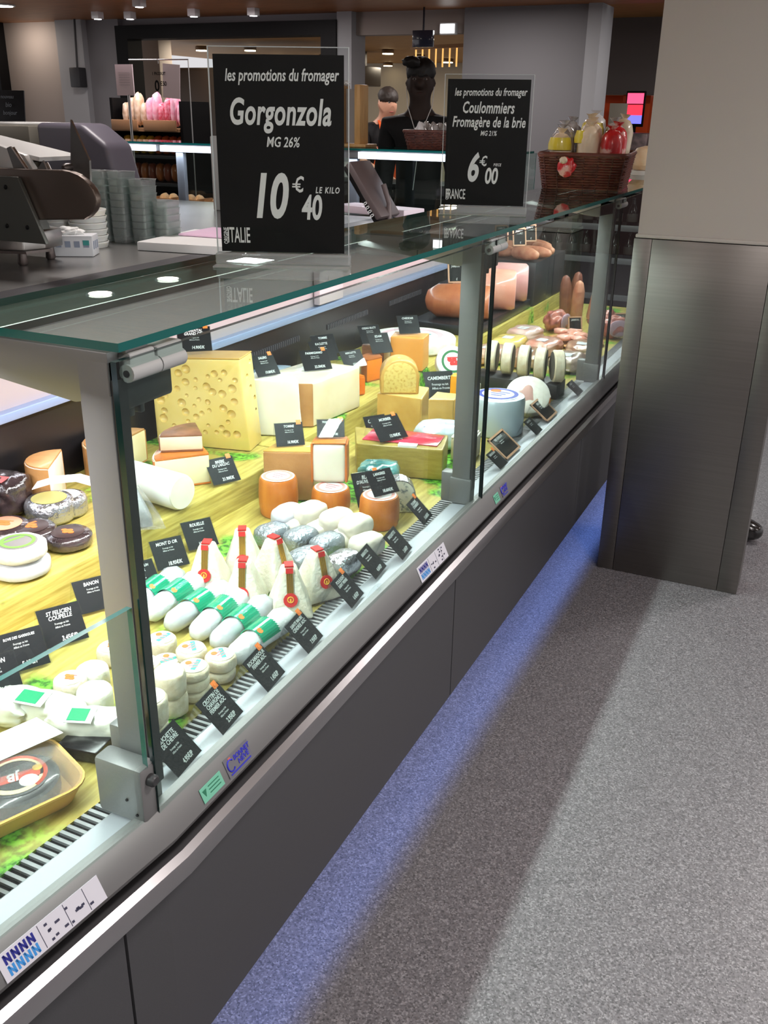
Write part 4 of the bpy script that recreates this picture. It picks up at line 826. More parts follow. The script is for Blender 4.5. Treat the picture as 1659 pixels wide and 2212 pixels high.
for k, (x, y) in enumerate(((-.92, 4.28), (-.84, 4.14), (-1.1, 4.16))):
    t = thing('cured_meat', 'dark red cured meat piece on the far deck, '+('farthest', 'by the glass', 'by the step')[k], 'meat', (x, y, LD+.0003), R(40*k), 'cured meat pieces'); B().blob((0, 0, .045), (.06, .05, .045), amp=.25, fr=2, sub=4, seed=k, sq=2.5).done('meat', MEATD, t, 60)
    if k: B().blob((.0, -.045, .045), (.045, .006, .036), sq=2.5).done('lilac_slice', mat('lilac_slice', (190, 160, 176), .5), t, 60, label='pale lilac cut side')
for k, (x, y, c, c2, l) in enumerate(((-1.17, 3.47, (206, 150, 130), (226, 190, 170), 'rose film pack of sliced meat beside the step, nearest'), (-1.16, 3.68, (238, 206, 96), (250, 230, 150), 'yellow film pack beside the step'), (-1.02, 3.48, (150, 96, 72), (206, 170, 140), 'brown film pack behind the ash faced cheeses'), (-1.02, 3.70, (206, 120, 96), (236, 196, 180), 'salmon film pack in the middle of the deck'),
        (-.87, 3.50, (120, 84, 66), (196, 176, 160), 'dark brown film pack with grey label near the end post'), (-.87, 3.72, (176, 110, 84), (216, 180, 150), 'copper film pack by the front glass'), (-1.16, 3.89, (214, 160, 150), (240, 214, 206), 'pale pink film pack in front of the hams'))):
    t = thing('sliced_meat_pack', l, 'food pack', (x, y, LD+.0003), R(8*(k % 3)-8), 'sliced meat packs'); B().blob((0, 0, .03), (.062, .085, .03), sq=4, amp=.1, sub=4, seed=k).done('film_wrapping', mat('meat_film_%d' % k, c, .3, coat=1, cbump=.7, bscale=60, rgb2=c2, scale=14), t, 60)
    B().box((0, -.02, .0605), (.04, .05, .0012)).done('label', mat('grey_white_label', (208, 212, 216), .5), t, 0)
t = thing('meat_platter', 'wooden platter of orange pink sliced meat at the far glass', 'platter', (-.96, 3.95, LD+.0003), R(15)); B().lathe([(.1, 0), (.125, .012), (.122, .016), (.09, .012)], 32).done('platter', mat('platter_wood', (196, 140, 84), .5), t, 50)
b = B()
for k in range(16): b.blob((.07*math.cos(k*.8)*(k % 3)/2, .07*math.sin(k*.8)*(k % 3)/2, .03+.004*(k % 4)), (.035, .03, .012), sub=2, amp=.3, seed=k)
o = b.done('sliced_meat', mat('salmon_meat', (226, 140, 112), .4, rgb2=(240, 190, 176), scale=30, coat=.3), t, 60); o['kind'] = 'stuff'
for k, (x, y, z, h, l) in enumerate(((-1.42, 3.72, ST+.178, .09, 'wood edged price sign on the tan ham log'), (-1.36, 4.37, ST+.26, .12, 'wood edged price sign at the front of the dry sausages'), (-1.48, 4.47, ST+.257, .14, 'wood edged price sign among the rear sausages, left'), (-1.38, 4.60, ST+.255, .15, 'wood edged price sign at the back of the sausages'), (-1.0, 4.12, LD, .17, 'wood edged price sign beside the cured meat'), (-.84, 4.3, LD, .1, 'wood edged price sign over the dark red meat'))):
    price_tag((x, y, z), 40, l, ('JAMBON', 'PROMO')[:1+k % 2], '€', sub=False, dot=False, w_=.055, h_=.075, tilt=14, frame=True, stand=False, group='wood edged meat signs')

# ------------------------------------------------------------------ signs and basket on the glass shelf
def promo_sign(p, rz, label, lines, price, cents, unit, country):
    t = thing('promotion_sign', label, 'sign', (p[0], p[1], GT+.0003), R(rz), 'promotion signs on the glass shelf'); W_, H_ = .21, .297
    F = Matrix.Translation((0, 0, .02)) @ FRONT
    b = B().box((0, H_/2, 0), (W_-.008, H_-.004, .0012), F); m = mat('black_pinstripe_card', (9, 9, 10), .35, spec=.25); c = b.done('card', m, t, 0, label='black card with white hand lettering')
    b = B(); X = W_; Y = H_
    b.text('les promotions du fromager', .0245, F @ TM(.004, Y*.895, .0009, rz=.5), .63, .22, .0004)
    y = .72
    if len(lines) == 1: b.text(lines[0], .053, F @ TM(0, Y*.715, .0009), .6, .2, .0013, sp=1.06)
    else: b.text(lines[0], .037, F @ TM(0, Y*.775, .0009), .6, .2, .0008, sp=1.04).text(lines[1], .034, F @ TM(0.003, Y*.665, .0009), .6, .2, .0007, sp=1.04)
    b.text(lines[-1] if False else ('MG 26%' if len(lines) == 1 else 'MG 21%'), .021 if len(lines) == 1 else .016, F @ TM(.004, Y*(.572 if len(lines) == 1 else .58), .0009), .72, .2, .0003)
    if len(price) > 1: b.text(price, .093, F @ TM(-.022, Y*.29, .0009), .62, .22, .0028)
    else: b.text(price, .092, F @ TM(-.032, Y*.3, .0009), .62, .22, .0028)
    x = .032 if len(price) > 1 else .0
    b.text('C', .034, F @ TM(x-.004, Y*.36, .0009), .6, .15, .0007).box((x-.0075, Y*.365, .001), (.013, .0022, .0004), F).box((x-.008, Y*.352, .001), (.013, .0022, .0004), F).text(cents, .052, F @ TM(x+.016, Y*.24, .0009), .62, .12, .0014)
    b.text(unit, .013 if len(price) > 1 else .009, F @ TM(x+.042 if len(price) > 1 else x+.03, Y*.335, .0009), .7, .2, .0003, sp=1.25)
    b.text(country, .034, F @ TM(-.072, Y*.09, .0009), .4, 0, .0004).text('ORIGINE', .0095, F @ TM(-.093, Y*.09, .0009, rz=90), .7, 0, .0002)
    b.done('lettering', INK, c, 0)
    b = B(); b.box((0, H_/2+.003, .0018), (W_+.006, H_+.012, .0010), F).done('sleeve', ACR, t, 0, label='clear acrylic sleeve')
    b = B(); 
    for x in (-W_/2-.0032, W_/2+.0032): b.box((x, H_/2+.003, 0), (.0014, H_+.012, .004), F)
    b.box((0, H_+.0085, 0), (W_+.006, .0012, .004), F).done('sleeve_edge', ACRE, t, 0, label='bright acrylic edges')
    b = B().box((0, .0, .0012), (W_+.01, .07, .0024)).box((0, 0, .011), (W_+.012, .02, .018), bev=.003); b.done('foot', glassm('foot_acrylic', (226, 232, 232), .08, .7, haze=.25), t, 0, label='clear acrylic foot')
    return t
pg = (A(478, 575, z=GT)+A(745, 580, z=GT))/2; pc = (A(955, 462, z=GT)+A(1133, 467, z=GT))/2
promo_sign((pg.x-.005, pg.y+.01), 22, 'black promotion sign priced 10.40 in a clear stand, nearer on the glass shelf', ('Gorgonzola',), '10', '40', 'LE KILO', 'ITALIE')
promo_sign((pc.x-.005, pc.y+.01), 17, 'black promotion sign priced 6.00 in a clear stand, farther along the glass shelf', ('Coulommiers', 'Fromagère de la brie'), '6', '00', 'PIECE', 'FRANCE')
WICK = mat('brown_wicker', (112, 62, 50), .45, rgb2=(84, 44, 36), scale=40, bump=.2, bscale=120); WICK2 = mat('dark_wicker', (78, 44, 38), .5)
def basket(loc, rz, w_, d_, h_, label):
    t = thing('wicker_basket', label, 'basket', loc, R(rz))
    def ring(k, z):
        x, y = w_/2*k, d_/2*k; r = .03; pts = []
        for sx, sy, a0 in ((1, 1, 0), (-1, 1, 90), (-1, -1, 180), (1, -1, 270)):
            for i in range(5):
                a = R(a0+22.5*i); pts.append((sx*(x-r)+r*math.cos(a), sy*(y-r)+r*math.sin(a), z))
        out = []
        for a, c in zip(pts, pts[1:]+pts[:1]):
            n = max(1, int(math.dist(a, c)/.016))
            for i in range(n): out.append(tuple(a[j]+(c[j]-a[j])*i/n for j in range(3)))
        return out
    b = B(); n = int(h_/.0085)
    for k in range(n):
        z = .005+k*(h_-.012)/(n-1); pts = ring(.88+.12*z/h_, z); cx_ = len(pts)
        b.tube([(x+math.copysign(.0028, x)*(1 if (i+k) % 2 else -1)*(abs(x) > abs(y)*w_/d_), y+math.copysign(.0028, y)*(1 if (i+k) % 2 else -1)*(abs(x) <= abs(y)*w_/d_), z) for i, (x, y, _) in enumerate(pts)], .0042, 5, True)
    b.done('woven_side', WICK, t, 60)
    b = B()
    lo, hi = ring(.88, .002), ring(1, h_-.004)
    for i in range(0, min(len(lo), len(hi)), 3): b.tube([lo[i], hi[min(i, len(hi)-1)]] if len(lo) == len(hi) else [(hi[i][0]*.89, hi[i][1]*.89, .002), hi[i]], .0032, 5)
    b.done('stakes', WICK2, t, 60)
    B().tube(ring(1.005, h_), .0075, 8, True).done('rim', WICK, t, 60)
    B().box((0, 0, .004), (w_*.84, d_*.84, .006)).done('base', WICK2, t, 0)
    return t
bc = Vector((-.885, 3.60, GT+.0005))
basket(bc, 8, .30, .42, .115, 'brown wicker basket full of wrapped sausages on the glass shelf by the pillar')
CRP = mat('cream_paper_pack', (236, 222, 196), .45, coat=.5, cbump=.5, bscale=60, rgb2=(222, 200, 168), scale=14); RDP = mat('red_paper_pack', (206, 34, 40), .35, coat=.6, cbump=.5, bscale=60, rgb2=(236, 190, 180), scale=18, ramp=(.55, .62))
CLP = mat('clear_white_pack', (214, 214, 214), .15, coat=1, cbump=1, bscale=60, rgb2=(120, 112, 108), scale=22); YLP = mat('yellow_tip_pack', (232, 214, 70), .35, coat=.5)
GX, GY = (-.088, 0, .088), (-.138, -.046, .046, .138)
packs = [(0, 0, CRP, 'tall cream, near left corner', 1), (1, 0, CRP, 'cream with yellow top, near side', 1), (2, 0, RDP, 'red printed, near right corner', 0), (0, 1, CLP, 'clear and white, second row left', 0), (1, 1, CRP, 'cream, second row centre', 0), (2, 1, RDP, 'red and white, second row right', 0),
    (0, 2, CLP, 'clear, third row left', 0), (1, 2, CRP, 'cream, third row centre', 1), (2, 2, CLP, 'clear and brown, third row right', 0), (0, 3, CLP, 'clear, far left corner', 0), (1, 3, WRAPW, 'bright white, far side', 0), (2, 3, CRP, 'short cream, far right corner', 0)]
for i, (cx_, cy_, m, nm, tip) in enumerate(packs):
    v = Matrix.Rotation(R(8), 3, 'Z') @ Vector((GX[cx_], GY[cy_], 0)); hz = .125+.012*((i*5) % 3)+.012*cy_
    t = thing('wrapped_sausage', 'sausage pack in the wicker basket by the pillar, '+nm, 'food pack', (bc.x+v.x, bc.y+v.y, bc.z+.012), R(25*i), 'wrapped sausages in the basket')
    B().lathe([(.02, .0), (.033, .012), (.036, .05), (.038, hz), (.033, hz+.025), (.02, hz+.04), (.008, hz+.046), (.02, hz+.06)], 16, TM(rx=random.uniform(-4, 4), ry=random.uniform(-4, 4))).jitter(.004, 45).done('wrapping', m, t, 60)
    if tip: B().lathe([(.041, hz-.01), (.041, hz+.008), (.035, hz+.03)], 14, TM(), cap=False).done('yellow_band', YLP, t, 60)
t = thing('red_flower_parcel', 'red and cream parcel hanging over the front of the wicker basket', 'food pack', (-.90, 3.368, GT+.075), R(8))
B().blob((0, 0, 0), (.03, .011, .03), amp=.3, fr=2, sub=4).done('red_paper', RDP, t, 60); B().blob((-.012, -.006, .022), (.014, .01, .012), amp=.2, sub=3).done('cream_paper', CRP, t, 60)

# ------------------------------------------------------------------ worktop behind the counter
WT = 1.05
t = thing('meat_slicer', 'steel meat slicer with round blade guard at the left end of the worktop', 'slicer', (-2.27, 2.29, WT), 0)
b = B().prism([(-.45, -.10), (-.08, -.10), (.01, -.07), (.03, 0), (.01, .1), (-.08, .14), (-.45, .14)], .045, .1, bev=.006).prism([(-.45, -.09), (-.12, -.09), (-.04, 0), (-.12, .13), (-.45, .13)], .1, .125, bev=.01, taper=[(-.45, -.06), (-.16, -.06), (-.1, 0), (-.16, .12), (-.45, .12)])
b.done('base', STEEL, t, 40)
B().prism([(-.45, -.105), (-.07, -.105), (.02, -.072), (.035, 0), (.035, .02), (-.45, .02)], .038, .046).done('base_rim', mat('dark_steel', (92, 84, 82), .4, .8), t, 0)
for x, y in ((-.38, -.07), (-.02, -.05), (-.38, .11), (-.04, .09)): B().lathe([(.012, 0), (.016, .006), (.013, .04)], 14, TM(x, y, 0)).done('foot', mat('dark_steel'), t)
B().prism([(-.45, .09), (-.0, .09), (-.06, .245), (-.45, .245)], -.07, .07, FRONT, bev=.008).done('motor_housing', mat('satin_steel_dark', (96, 98, 94), .4, .7), t, label='grey riveted housing')
for x, z in ((-.12, .215), (-.06, .125), (-.12, .125), (-.3, .215)): B().lathe([(.0065, 0), (.0065, .004), (.004, .006)], 12, TM(x, -.0705, z, rx=90)).done('bolt', BLACK, t)
gp = [(-.45, .285), (.08, .285)]+[(.20+.14*math.cos(a), .215+.075*math.sin(a)) for a in [R(80-k*12) for k in range(12)]]+[(.02, .14), (-.2, .12), (-.45, .12)]
B().prism(gp, -.012, .012, Matrix.Translation((0, -.088, 0)) @ FRONT, bev=.006).done('blade_guard', mat('brown_grey_steel', (120, 108, 100), .38, .8), t, 40, label='rounded blade guard')
B().prism([(-.45, .08), (.15, .08), (.07, .265), (-.45, .265)], .103, .118, FRONT, bev=.003).done('front_plate', mat('satin_steel_dark'), t, label='riveted grey front plate')
for x, z in ((.02, .235), (.005, .125), (.085, .125)): B().lathe([(.0065, 0), (.0065, .003), (.004, .005)], 12, TM(x, -.118, z, rx=90)).done('bolt', BLACK, t)
B().prism([(-.45, .28), (.03, .28), (.0, .32), (-.12, .35), (-.45, .43)], -.012, .012, Matrix.Translation((0, .0, 0)) @ FRONT, bev=.004).box((-.24, .10, .31), (.46, .18, .012), TM(ry=9)).done('carriage', mat('bright_steel', (224, 224, 222), .3, .25), t, 40, label='bright steel product carriage')
B().tube([(.0, -.05, .34), (.06, -.05, .262), (.09, -.05, .262), (.125, -.05, .30), (.15, -.05, .25)], .006, 6).prism([(-.01, .34), (.005, .345), (.065, .27), (.085, .27), (.125, .31), (.155, .24), (.02, .24)], -.03, -.024, Matrix.Translation((0, -.09, 0)) @ FRONT).done('toothed_pusher', STEEL, t, 0, label='zigzag steel pusher')
B().prism([(.17, .42), (.225, .31), (.215, .17), (.195, .18), (.15, .28)], -.004, .004, TM(0, .02, -.0) @ FRONT).box((.205, .02, .185), (.03, .014, .04), bev=.004).done('end_plate', STEEL, t, 0, label='triangular end plate')
B().lathe([(.012, 0), (.012, .02), (.006, .03)], 14, TM(.165, -.0, .29, rx=90)).done('knob', mat('dark_steel'), t)

t = thing('counter_scale', 'dark grey rounded shop scale behind the slicer', 'scale', (-2.64, 2.99, WT), 0)
B().prism([(-.19, 0), (.17, 0), (.18, .18), (.14, .33), (.03, .40), (-.19, .40)], -.075, .075, FRONT, bev=.02, seg=4).done('housing', mat('slate_plastic', (84, 80, 90), .45), t, 50)
B().box((.14, -.077, .2), (.05, .012, .09), TM(), bev=.003).done('screen', mat('dark_screen', (30, 32, 44), .15, coat=.8), t, label='small dark screen')
for k in range(3): B().box((.09+k*.03, -.077, .125), (.016, .012, .014), bev=.003).done('key', WPL, t)
t = thing('steel_cabinet', 'beige grey steel box at the left edge behind the slicer', 'cabinet', (-3.005, 3.06, WT), 0)
B().box((0, 0, .13), (.29, .3, .26), bev=.004).box((0, 0, .325), (.30, .31, .125), bev=.004).done('housing', mat('beige_steel', (126, 122, 112), .45, .4), t)
B().box((0, -.153, .13), (.25, .008, .2), bev=.003).done('door', mat('beige_steel'), t)
B().box((0, .02, .392), (.30, .2, .012), bev=.004).done('top_tray', mat('bright_steel'), t)
t = thing('paper_stand', 'light grey upright board behind the scale', 'board', (-2.76, 4.05, WT), R(4)); B().box((0, 0, .17), (.13, .03, .34), bev=.006).done('board', mat('pale_grey_board', (150, 148, 146), .6), t)

def tub():
    t = thing('plastic_tub', 'clear plastic tub in the nested stacks beside the white cutting board', 'tub', (0, 0, 0), 0, 'clear plastic tubs in nested stacks')
    def rr(w_, d_, r): return [(sx*(w_-r)+r*math.cos(a), sy*(d_-r)+r*math.sin(a)) for sx, sy, a0 in ((1, 1, 0), (-1, 1, 90), (-1, -1, 180), (1, -1, 270)) for a in [R(a0+30*k) for k in range(4)]]
    b = B(); rs = [(rr(.028, .04, .008), .0), (rr(.032, .044, .009), .05), (rr(.0345, .047, .01), .052)]
    vs = [[b.bm.verts.new((x, y, z)) for x, y in q] for q, z in rs]; n = len(vs[0]); b.bm.faces.new(vs[0][::-1])
    for a, c in zip(vs, vs[1:]):
        for i in range(n): b.bm.faces.new((a[i], a[(i+1) % n], c[(i+1) % n], c[i]))
    b.done('shell', PLAST, t, 50); return t
tb = tub(); first = True
for sx, sy, n in ((-2.545, 2.85, 9), (-2.47, 2.855, 9), (-2.395, 2.86, 9), (-2.32, 2.88, 8), (-2.245, 2.91, 5)):
    for k in range(n):
        o = tb if first else dup(tb, (0, 0, 0), 0, tb['label']); first = False
        o.location = (sx, sy, WT+.0005+.0235*k+.0006*k); o.rotation_euler = (0, 0, R(2))
def white_stack(x, y, r, n, lab):
    for k in range(n):
        t = thing('white_bowl', lab, 'bowl', (x, y, WT+.0005+.0215*k), 0, 'white plastic bowls in nested stacks')
        B().lathe([(r*.9, 0), (r*.97, .014), (r, .0185), (r*.985, .021), (r*.95, .0205), (r*.88, .002)], 32).done('bowl', mat('translucent_white', (234, 234, 228), .35, sss=.3), t, 50)
white_stack(-2.41, 2.68, .066, 6, 'white bowl in the nearer stack beside the glove box'); white_stack(-2.53, 2.66, .05, 8, 'white bowl in the taller stack behind the slicer')
t = thing('glove_box', 'white printed cardboard box with white tissue sticking out on the worktop', 'box', (-2.31, 2.50, WT+.0005), R(28))
B().box((0, 0, .034), (.13, .085, .066), bev=.002).done('carton', mat('printed_carton', (226, 228, 232), .5), t)
b = B()
for k in range(4): b.box((-.045+k*.03, -.0435, .04), (.018, .001, .02))
b.mi = 1; b.box((.045, -.0437, .045), (.02, .001, .016)); b.mi = 0
for k in range(3): b.box((.0655, -.025+k*.024, .036), (.001, .012, .026))
b.done('printing', [mat('pale_grey_print', (150, 160, 180), .5), TEALI], t, 0)
B().blob((-.02, 0, .073), (.045, .025, .017), amp=.5, fr=2.5, sub=4).done('tissue', WHITE, t, 60, label='crumpled white tissue')
def quad_board(name, lab, p, rz, w_, d_, h_, m, z=WT, grp=None):
    t = thing(name, lab, 'cutting board', (p[0], p[1], z+.0005), R(rz), grp); B().box((0, 0, h_/2), (w_, d_, h_), bev=.004).done('board', m, t); return t
quad_board('cutting_board', 'white cutting board on the worktop behind the nearer sign', (-2.06, 2.92), 8, .36, .42, .03, mat('white_board', (240, 240, 238), .4))
quad_board('pink_tray', 'pink plastic sheet lying on the white cutting board', (-2.07, 3.02), 4, .25, .24, .008, mat('pink_plastic', (232, 196, 222), .4), z=WT+.031)
quad_board('white_tray', 'pinkish white board on the corner of the worktop under the slanted scale', (-2.07, 4.33), -14, .44, .16, .035, mat('pink_white_board', (236, 218, 230), .4))
# slanted scale display
ps, pe = A(752, 350, y=3.95), A(826, 480, y=3.95); d = pe-ps; ang = math.degrees(math.atan2(d.z, d.x)); mid = (ps+pe)/2
t = thing('scale_display', 'slanted grey scale display with black face and white digits beside the nearer sign', 'scale', (mid.x+.03, 3.99, WT), 0)
M = TM(-.03, -.04, mid.z-WT, ry=-ang); Ld = d.length*.92
B().box((0, .06, .012), (Ld, .2, .03), M, bev=.006).done('housing', mat('taupe_steel', (104, 92, 92), .45, .2), t)
B().box((0, .06, -.012), (Ld*.98, .19, .02), M, bev=.003).done('face', mat('black_glossy_face', (16, 15, 16), .25), t, label='black display face')
b = B(); Fd = M @ TM(0, -.037, -.012, rx=90)
b.text('0 0 0 0', .032, Fd @ TM(Ld*.28, -.0, .0008), .8, 0, .0006); b.done('digits', INK, t, 0)
B().tube([(.06, .02, 0), (.06, .02, .08), (.03, .02, .16)], .012, 10).lathe([(.06, 0), (.06, .01), (.02, .014)], 20, TM(.06, .02, 0)).done('stand', mat('taupe_steel'), t)
t = thing('ledge_box', 'pinkish white metal box fixed to the fascia of the ledge', 'box', (-1.572, 2.9, .955), 0)
B().box((0, 0, 0), (.024, .17, .11), bev=.003).box((.012, 0, .02), (.004, .05, .03)).done('cover', mat('pink_white_metal', (206, 190, 198), .4), t)

# ------------------------------------------------------------------ counter across the end
t = thing('rear_counter', 'dark counter across the end with a lit white tube under its glass top', 'counter', (0, 0, 0))
B().box((-3.08, 4.62, .45), (2.85, .86, .9)).done('body', mat('charcoal_body', (34, 34, 38), .5), t, 0)
B().box((-3.27, 4.38, 1.02), (2.3, .36, .03)).done('worktop', STEEL, t, 0)
B().box((-3.27, 4.205, .96), (2.3, .012, .1)).box((-3.27, 4.21, .84), (2.3, .01, .11)).done('drawer_front', mat('grey_drawer', (112, 108, 108), .45, .3), t, 0)
b = B(); b.box((-2.95, 4.78, 1.33), (2.9, .36, .01))
for f in b.bm.faces: f.material_index = 0 if abs(f.normal.z) > .5 else 1
b.done('top_glass', [GLASS, GEDGE], t, 0, recalc=False)
b = B(); b.box((-2.95, 5.0, 1.1), (2.9, .008, .45))
for f in b.bm.faces: f.material_index = 0 if abs(f.normal.y) > .5 else 1
b.done('front_glass', [GLASS, GEDGE], t, 0, recalc=False)
for x0, x1 in ((-3.9, -3.60), (-3.55, -3.06), (-3.04, -2.43), (-2.31, -2.215), (-2.207, -1.55)):
    B().box(((x0+x1)/2, 4.6, 1.303), (x1-x0, .03, .032)).done('light_tube', mat('cool_white_tube', (226, 236, 255), .4, emit=2.6), t, 0, label='lit white tube')
B().box((-2.95, 4.625, 1.306), (2.9, .018, .036)).done('tube_profile', ALU, t, 0)
for x in (-3.45, -2.36): B().box((x, 4.64, 1.11), (.05, .03, .37), bev=.002).done('post', mat('blue_grey_post', (120, 128, 140), .4, .3), t)
area('rear_tube_light', (-2.9, 4.6, 1.284), (0, 0, 0), 2.5, .03, 4, (.9, .95, 1))
for k in range(7):
    t = thing('bread_crate', 'brown wooden crate in the rear counter, '+('first', 'second', 'third', 'fourth', 'fifth', 'sixth', 'last')[k]+' from the left', 'crate', (-3.72+k*.19, 4.86, .902), 0, 'wooden crates in the rear counter')
    b = B()
    for z in (.02, .06, .1): b.box((0, -.07, z), (.15, .008, .03)).box((0, .07, z), (.15, .008, .03))
    for x in (-.07, .07): b.box((x, 0, .06), (.012, .14, .12))
    b.box((0, 0, .006), (.15, .14, .01)); b.done('slatted_body', mat('crate_wood', (150, 102, 58), .55), t, 0)
    for j in range(2):
        q = thing('bread_roll', 'bread roll in the '+('first', 'second', 'third', 'fourth', 'fifth', 'sixth', 'last')[k]+' crate of the rear counter, '+('left', 'right')[j], 'bread', (-3.751+k*.19+j*.062, 4.86, .917), 0, 'bread rolls in the rear counter')
        B().blob((0, 0, .065), (.028, .052, .06), amp=.08, sub=3, seed=k+j).done('roll', mat('crust', (196, 132, 70), .5, rgb2=(226, 190, 140), scale=20), q)
# on its glass top
t = thing('wooden_holder', 'pale wooden board holder standing on the rear glass top beside the nearer sign', 'holder', (-2.43, 4.78, 1.3355), 0)
B().box((.04, 0, .15), (.035, .1, .3), bev=.006).box((-.06, 0, .15), (.02, .1, .3), bev=.006).box((0, 0, .008), (.2, .14, .016), bev=.004).done('frame', mat('pale_pine', (206, 164, 106), .55, rgb2=(190, 146, 88), scale=8, stretch=(8, 8, 1)), t)
B().box((-.02, .0, .15), (.05, .008, .26)).done('grey_board', mat('pale_grey_board'), t, 0); B().blob((-.06, 0, .305), (.03, .03, .014), amp=.4, sub=3).done('paper', WHITE, t)
bk = (-1.93, 4.79, 1.3355); basket(bk, 0, .36, .22, .085, 'wicker basket with white packets on the rear glass top behind the farther sign')
for k in range(8):
    t = thing('white_packet', 'shiny white packet in the rear wicker basket', 'food pack', (bk[0]-.11+.073*(k % 4), bk[1]-.036+.072*(k//4), bk[2]+.012), R(30*k), 'white packets in the rear basket')
    B().blob((0, 0, .06), (.03, .028, .055), amp=.3, fr=2.5, sub=3, seed=k).jitter(.003, 60).done('wrapping', CLP if k % 3 else WRAPW, t, 60)

# ------------------------------------------------------------------ people
def skinned(name, chains, m, parent, sub=1):
    """chains: list of lists of (x,y,z,r[,from]); grows one smooth surface along the joints"""
    bm = bmesh.new(); lay = bm.verts.layers.skin.verify(); roots = []
    for ch in chains:
        vs = {}
        for key, (x, y, z, r, frm) in ch.items():
            v = bm.verts.new((x, y, z)); rr = r if isinstance(r, tuple) else (r, r); v[lay].radius = rr
            vs[key] = v
            if frm: bm.edges.new((vs[frm], v))
            else: v[lay].use_root = True
    me = bpy.data.meshes.new(name); bm.to_mesh(me); bm.free(); o = bpy.data.objects.new(name, me); COL.objects.link(o)
    o.modifiers.new('skin', 'SKIN').use_smooth_shade = True; sd = o.modifiers.new('sub', 'SUBSURF'); sd.levels = sd.render_levels = sub
    bpy.context.view_layer.update(); dg = bpy.context.evaluated_depsgraph_get(); m2 = bpy.data.meshes.new_from_object(o.evaluated_get(dg))
    o.modifiers.clear(); o.data = m2; m2.materials.clear(); m2.materials.append(m); m2.shade_smooth(); o.parent = parent; return o
def hand(p, dr, side, s=1):
    """palm and five fingers starting at wrist p, along dr"""
    p = Vector(p); d = Vector(dr).normalized(); w_ = Vector(side).normalized(); n = d.cross(w_); out = [{'w': (*p, .022*s, None), 'pm': (*(p+d*.05*s), (.036*s, .016*s), 'w'), 'k': (*(p+d*.085*s), (.036*s, .013*s), 'pm')}]
    for i, l in enumerate((.066, .078, .074, .058)):
        q = p+d*.075*s+w_*(-.028+.0187*i)*s
        out.append({'a': (*q, .009*s, None), 'b': (*(q+d*l*.5*s+n*.008*s), .0085*s, 'a'), 'c': (*(q+d*l*s*.95+n*.03*s), .0072*s, 'b')})
    q = p+d*.03*s-w_*.026*s
    out.append({'a': (*q, .012*s, None), 'b': (*(q+d*.035*s-w_*.025*s), .0105*s, 'a'), 'c': (*(q+d*.07*s-w_*.03*s+n*.01*s), .008*s, 'b')})
    return out
